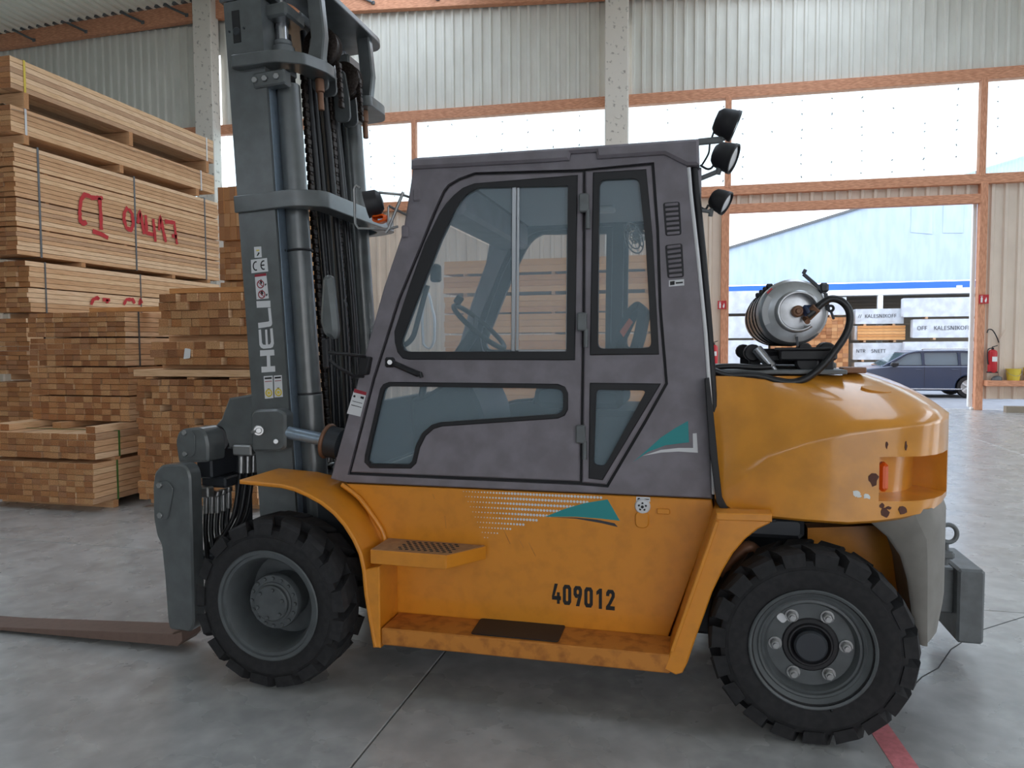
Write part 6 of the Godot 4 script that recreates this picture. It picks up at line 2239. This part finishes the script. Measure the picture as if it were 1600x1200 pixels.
func build_gas() -> void:
	# carrier bolted on the hood
	var mb := Mb.new()
	mb.box(V(1.12, 1.525, 0.1), V(0.56, 0.02, 1.1), 0.004)
	mb.box(V(1.36, 1.545, 0.3), V(0.1, 0.03, 0.06), 0.006)
	var base := fk("gas_carrier", mb, M.grey)
	mb = Mb.new()
	for z in [0.5, -0.2]:
		mb = Mb.new()
		mb.bar(V(1.0, 1.6, z), V(1.38, 1.6, z), 0.05, 0.05, 0.008)
		mb.cyl(V(1.01, 1.61, z - 0.05), V(1.01, 1.61, z + 0.06), 0.04, 14, 0.006)
		mb.cyl(V(1.33, 1.62, z - 0.05), V(1.33, 1.62, z + 0.06), 0.038, 14, 0.006)
		mb.box(V(1.02, 1.565, z), V(0.05, 0.07, 0.05), 0.006)
		mb.box(V(1.34, 1.565, z), V(0.05, 0.07, 0.05), 0.006)
		put("cradle_arm", mb, M.black, base)
	mb = Mb.new()
	mb.box(V(1.2, 1.585, 0.15), V(0.3, 0.06, 0.8), 0.02)
	mb.box(V(1.24, 1.6, 0.54), V(0.24, 0.05, 0.15), 0.008)
	mb.cyl(V(1.24, 1.57, 0.53), V(1.24, 1.57, 0.6), 0.05, 20, 0.008)
	mb.bar(V(1.1, 1.628, 0.6), V(1.34, 1.63, 0.6), 0.03, 0.012, 0.003)
	put("cradle", mb, M.black, base)
	mb = Mb.new()
	mb.cyl(V(1.02, 1.63, 0.6), V(1.09, 1.545, 0.62), 0.024, 14, 0.004)
	mb.cyl(V(1.09, 1.545, 0.62), V(1.115, 1.515, 0.625), 0.012, 10)
	put("gas_strut", mb, M.chrome, base)
	mb = Mb.new()
	mb.box(V(1.448, 1.53, 0.5), V(0.1, 0.026, 0.1), 0.004)
	put("wood_block", mb, M.brass, base)
	for z in [0.42, 0.24, 0.02, -0.22]:
		mb = Mb.new()
		mb.ring(V(1.18, 1.795, z), V(0, 0, 1), 0.1535, 0.003, 40, 6)
		mb.box(V(1.09, 1.925, z), V(0.03, 0.025, 0.03), 0.005)
		put("band", mb, M.black, base)
	mb = Mb.new()
	mb.bar(V(1.217, 1.964, 0.6), V(1.312, 1.876, 0.6), 0.016, 0.008, 0.002, V(0, 0, 1))
	mb.bar(V(1.217, 1.964, 0.6), V(1.227, 1.984, 0.6), 0.016, 0.008, 0.002, V(0, 0, 1))
	mb.box(V(1.305, 1.9, 0.59), V(0.04, 0.045, 0.04), 0.01)
	mb.bar(V(1.312, 1.876, 0.6), V(1.324, 1.799, 0.6), 0.016, 0.01, 0.002, V(0, 0, 1))
	mb.ring(V(1.334, 1.808, 0.6), V(0, 0, 1), 0.012, 0.006, 16, 6)
	mb.bar(V(1.335, 1.796, 0.6), V(1.348, 1.759, 0.6), 0.01, 0.01, 0.002, V(0, 0, 1))
	put("latch", mb, M.darksteel, base)
	mb = Mb.new()
	mb.bar(V(1.193, 1.643, 0.63), V(1.19, 1.683, 0.63), 0.01, 0.008, 0.001, V(0, 0, 1))
	put("stop_pin", mb, M.darksteel, base)
	mb = Mb.new()
	mb.tube(curve([V(1.227, 1.772, 0.68), V(1.253, 1.794, 0.68), V(1.287, 1.827, 0.68), V(1.321, 1.846, 0.68), V(1.36, 1.837, 0.68), V(1.391, 1.803, 0.68), V(1.4, 1.753, 0.68), V(1.385, 1.692, 0.68), V(1.342, 1.62, 0.68), V(1.291, 1.553, 0.68), V(1.232, 1.502, 0.68), V(1.173, 1.481, 0.68), V(1.106, 1.487, 0.68), V(1.038, 1.506, 0.68), V(0.97, 1.512, 0.68), V(0.9, 1.511, 0.68), V(0.839, 1.528, 0.68), V(0.799, 1.546, 0.68)]), 0.016, 12)
	put("gas_hose", mb, M.hose, base)
	mb = Mb.new()
	mb.tube(curve([V(0.8, 1.536, 0.66), V(0.859, 1.548, 0.66), V(0.929, 1.551, 0.66), V(1.012, 1.546, 0.66), V(1.08, 1.549, 0.66)]), 0.013, 10)
	mb.tube(curve([V(0.795, 1.497, 0.62), V(0.824, 1.503, 0.62), V(0.846, 1.491, 0.62), V(0.869, 1.503, 0.62), V(0.889, 1.515, 0.62)]), 0.01, 8)
	put("gas_hose", mb, M.hose, base)
	# the gas cylinder lies across the truck in that carrier
	var t := thing("gas_cylinder", "silver gas cylinder strapped across the orange hood behind the cab", "gas cylinder", "", Transform3D(Basis(), V(1.18, 1.645, 0.15)))
	mb = Mb.new()
	mb.xf = Transform3D(Basis(), V(0, 0.15, 0))
	mb.lathe(P([0, -0.66, 0.06, -0.655, 0.11, -0.635, 0.142, -0.59, 0.151, -0.54, 0.152, 0.4, 0.149, 0.425, 0.138, 0.446, 0.11, 0.46, 0.06, 0.466, 0.03, 0.468, 0, 0.468]), 48)
	put("body", mb, M.lpg, t)
	mb = Mb.new()
	mb.xf = Transform3D(Basis(), V(0.01, 0.15, 0))
	var segs := 30
	mb.smooth()
	for i in segs:
		# shroud round the valve, open towards the hose
		var a0 := deg_to_rad(20.0 + 290.0 * i / segs)
		var a1 := deg_to_rad(20.0 + 290.0 * (i + 1) / segs)
		for q in [[0.098, 0.42, 0.092, 0.52], [0.092, 0.52, 0.082, 0.528], [0.082, 0.528, 0.078, 0.52], [0.078, 0.52, 0.086, 0.42]]:
			mb.quad(V(cos(a0) * q[0], sin(a0) * q[0], q[1]), V(cos(a1) * q[0], sin(a1) * q[0], q[1]), V(cos(a1) * q[2], sin(a1) * q[2], q[3]), V(cos(a0) * q[2], sin(a0) * q[2], q[3]))
	mb.flat()
	put("shroud", mb, M.lpg, t)
	mb = Mb.new()
	mb.cyl(V(0.01, 0.15, 0.45), V(0.01, 0.15, 0.52), 0.026, 20, 0.006)
	mb.cyl(V(0.01, 0.15, 0.52), V(0.01, 0.15, 0.535), 0.012, 12, 0.003)
	put("valve", mb, M.brass, t)
	mb = Mb.new()
	mb.bar(V(0.045, 0.17, 0.5), V(0.06, 0.13, 0.53), 0.045, 0.035, 0.006)
	put("valve_cap", mb, M.carpaint, t)
	mb = Mb.new()
	mb.cyl(V(1.225, 1.767, 0.66) - t.position, V(1.266, 1.811, 0.68) - t.position, 0.022, 14, 0.004)
	mb.cyl(V(1.221, 1.762, 0.65) - t.position, V(1.226, 1.747, 0.69) - t.position, 0.012, 10)
	put("hose_nut", mb, M.brass, t)
	mb = Mb.new()
	mb.xf = Transform3D(Basis(Vector3(0, 0, 1), 0.78), V(1.083, 1.885, 0.585) - t.position)
	mb.box(V(0, 0, 0.006), V(0.03, 0.03, 0.002))
	put("hazard_label", mb, M.red, t)
	mb = Mb.new()
	mb.xf = Transform3D(Basis(), V(0, 0.15, 0))
	for i in 8:
		var a0 := 2.55 + 0.13 * i
		var a1 := a0 + 0.13
		mb.quad(V(cos(a0) * 0.112, sin(a0) * 0.112, 0.4605), V(cos(a0) * 0.136, sin(a0) * 0.136, 0.4485), V(cos(a1) * 0.136, sin(a1) * 0.136, 0.4485), V(cos(a1) * 0.112, sin(a1) * 0.112, 0.4605))
	put("curved_label", mb, M.silver, t)


func build_forklift() -> void:
	FK = thing("forklift", "orange and grey forklift truck numbered 409012, with closed cab and tall mast", "forklift")
	build_chassis()
	wheel(V(-1.235, 0.408, 0.932), 0.135, 0.412, false, true)
	wheel(V(-1.235, 0.408, -0.915), 0.135, 0.412, true, true)
	wheel(V(1.222, 0.403, 0.885), 0.115, 0.41, false, false)
	wheel(V(1.222, 0.403, -0.885), 0.115, 0.41, true, false)
	build_hood()
	build_cab()
	build_mast()
	build_gas()
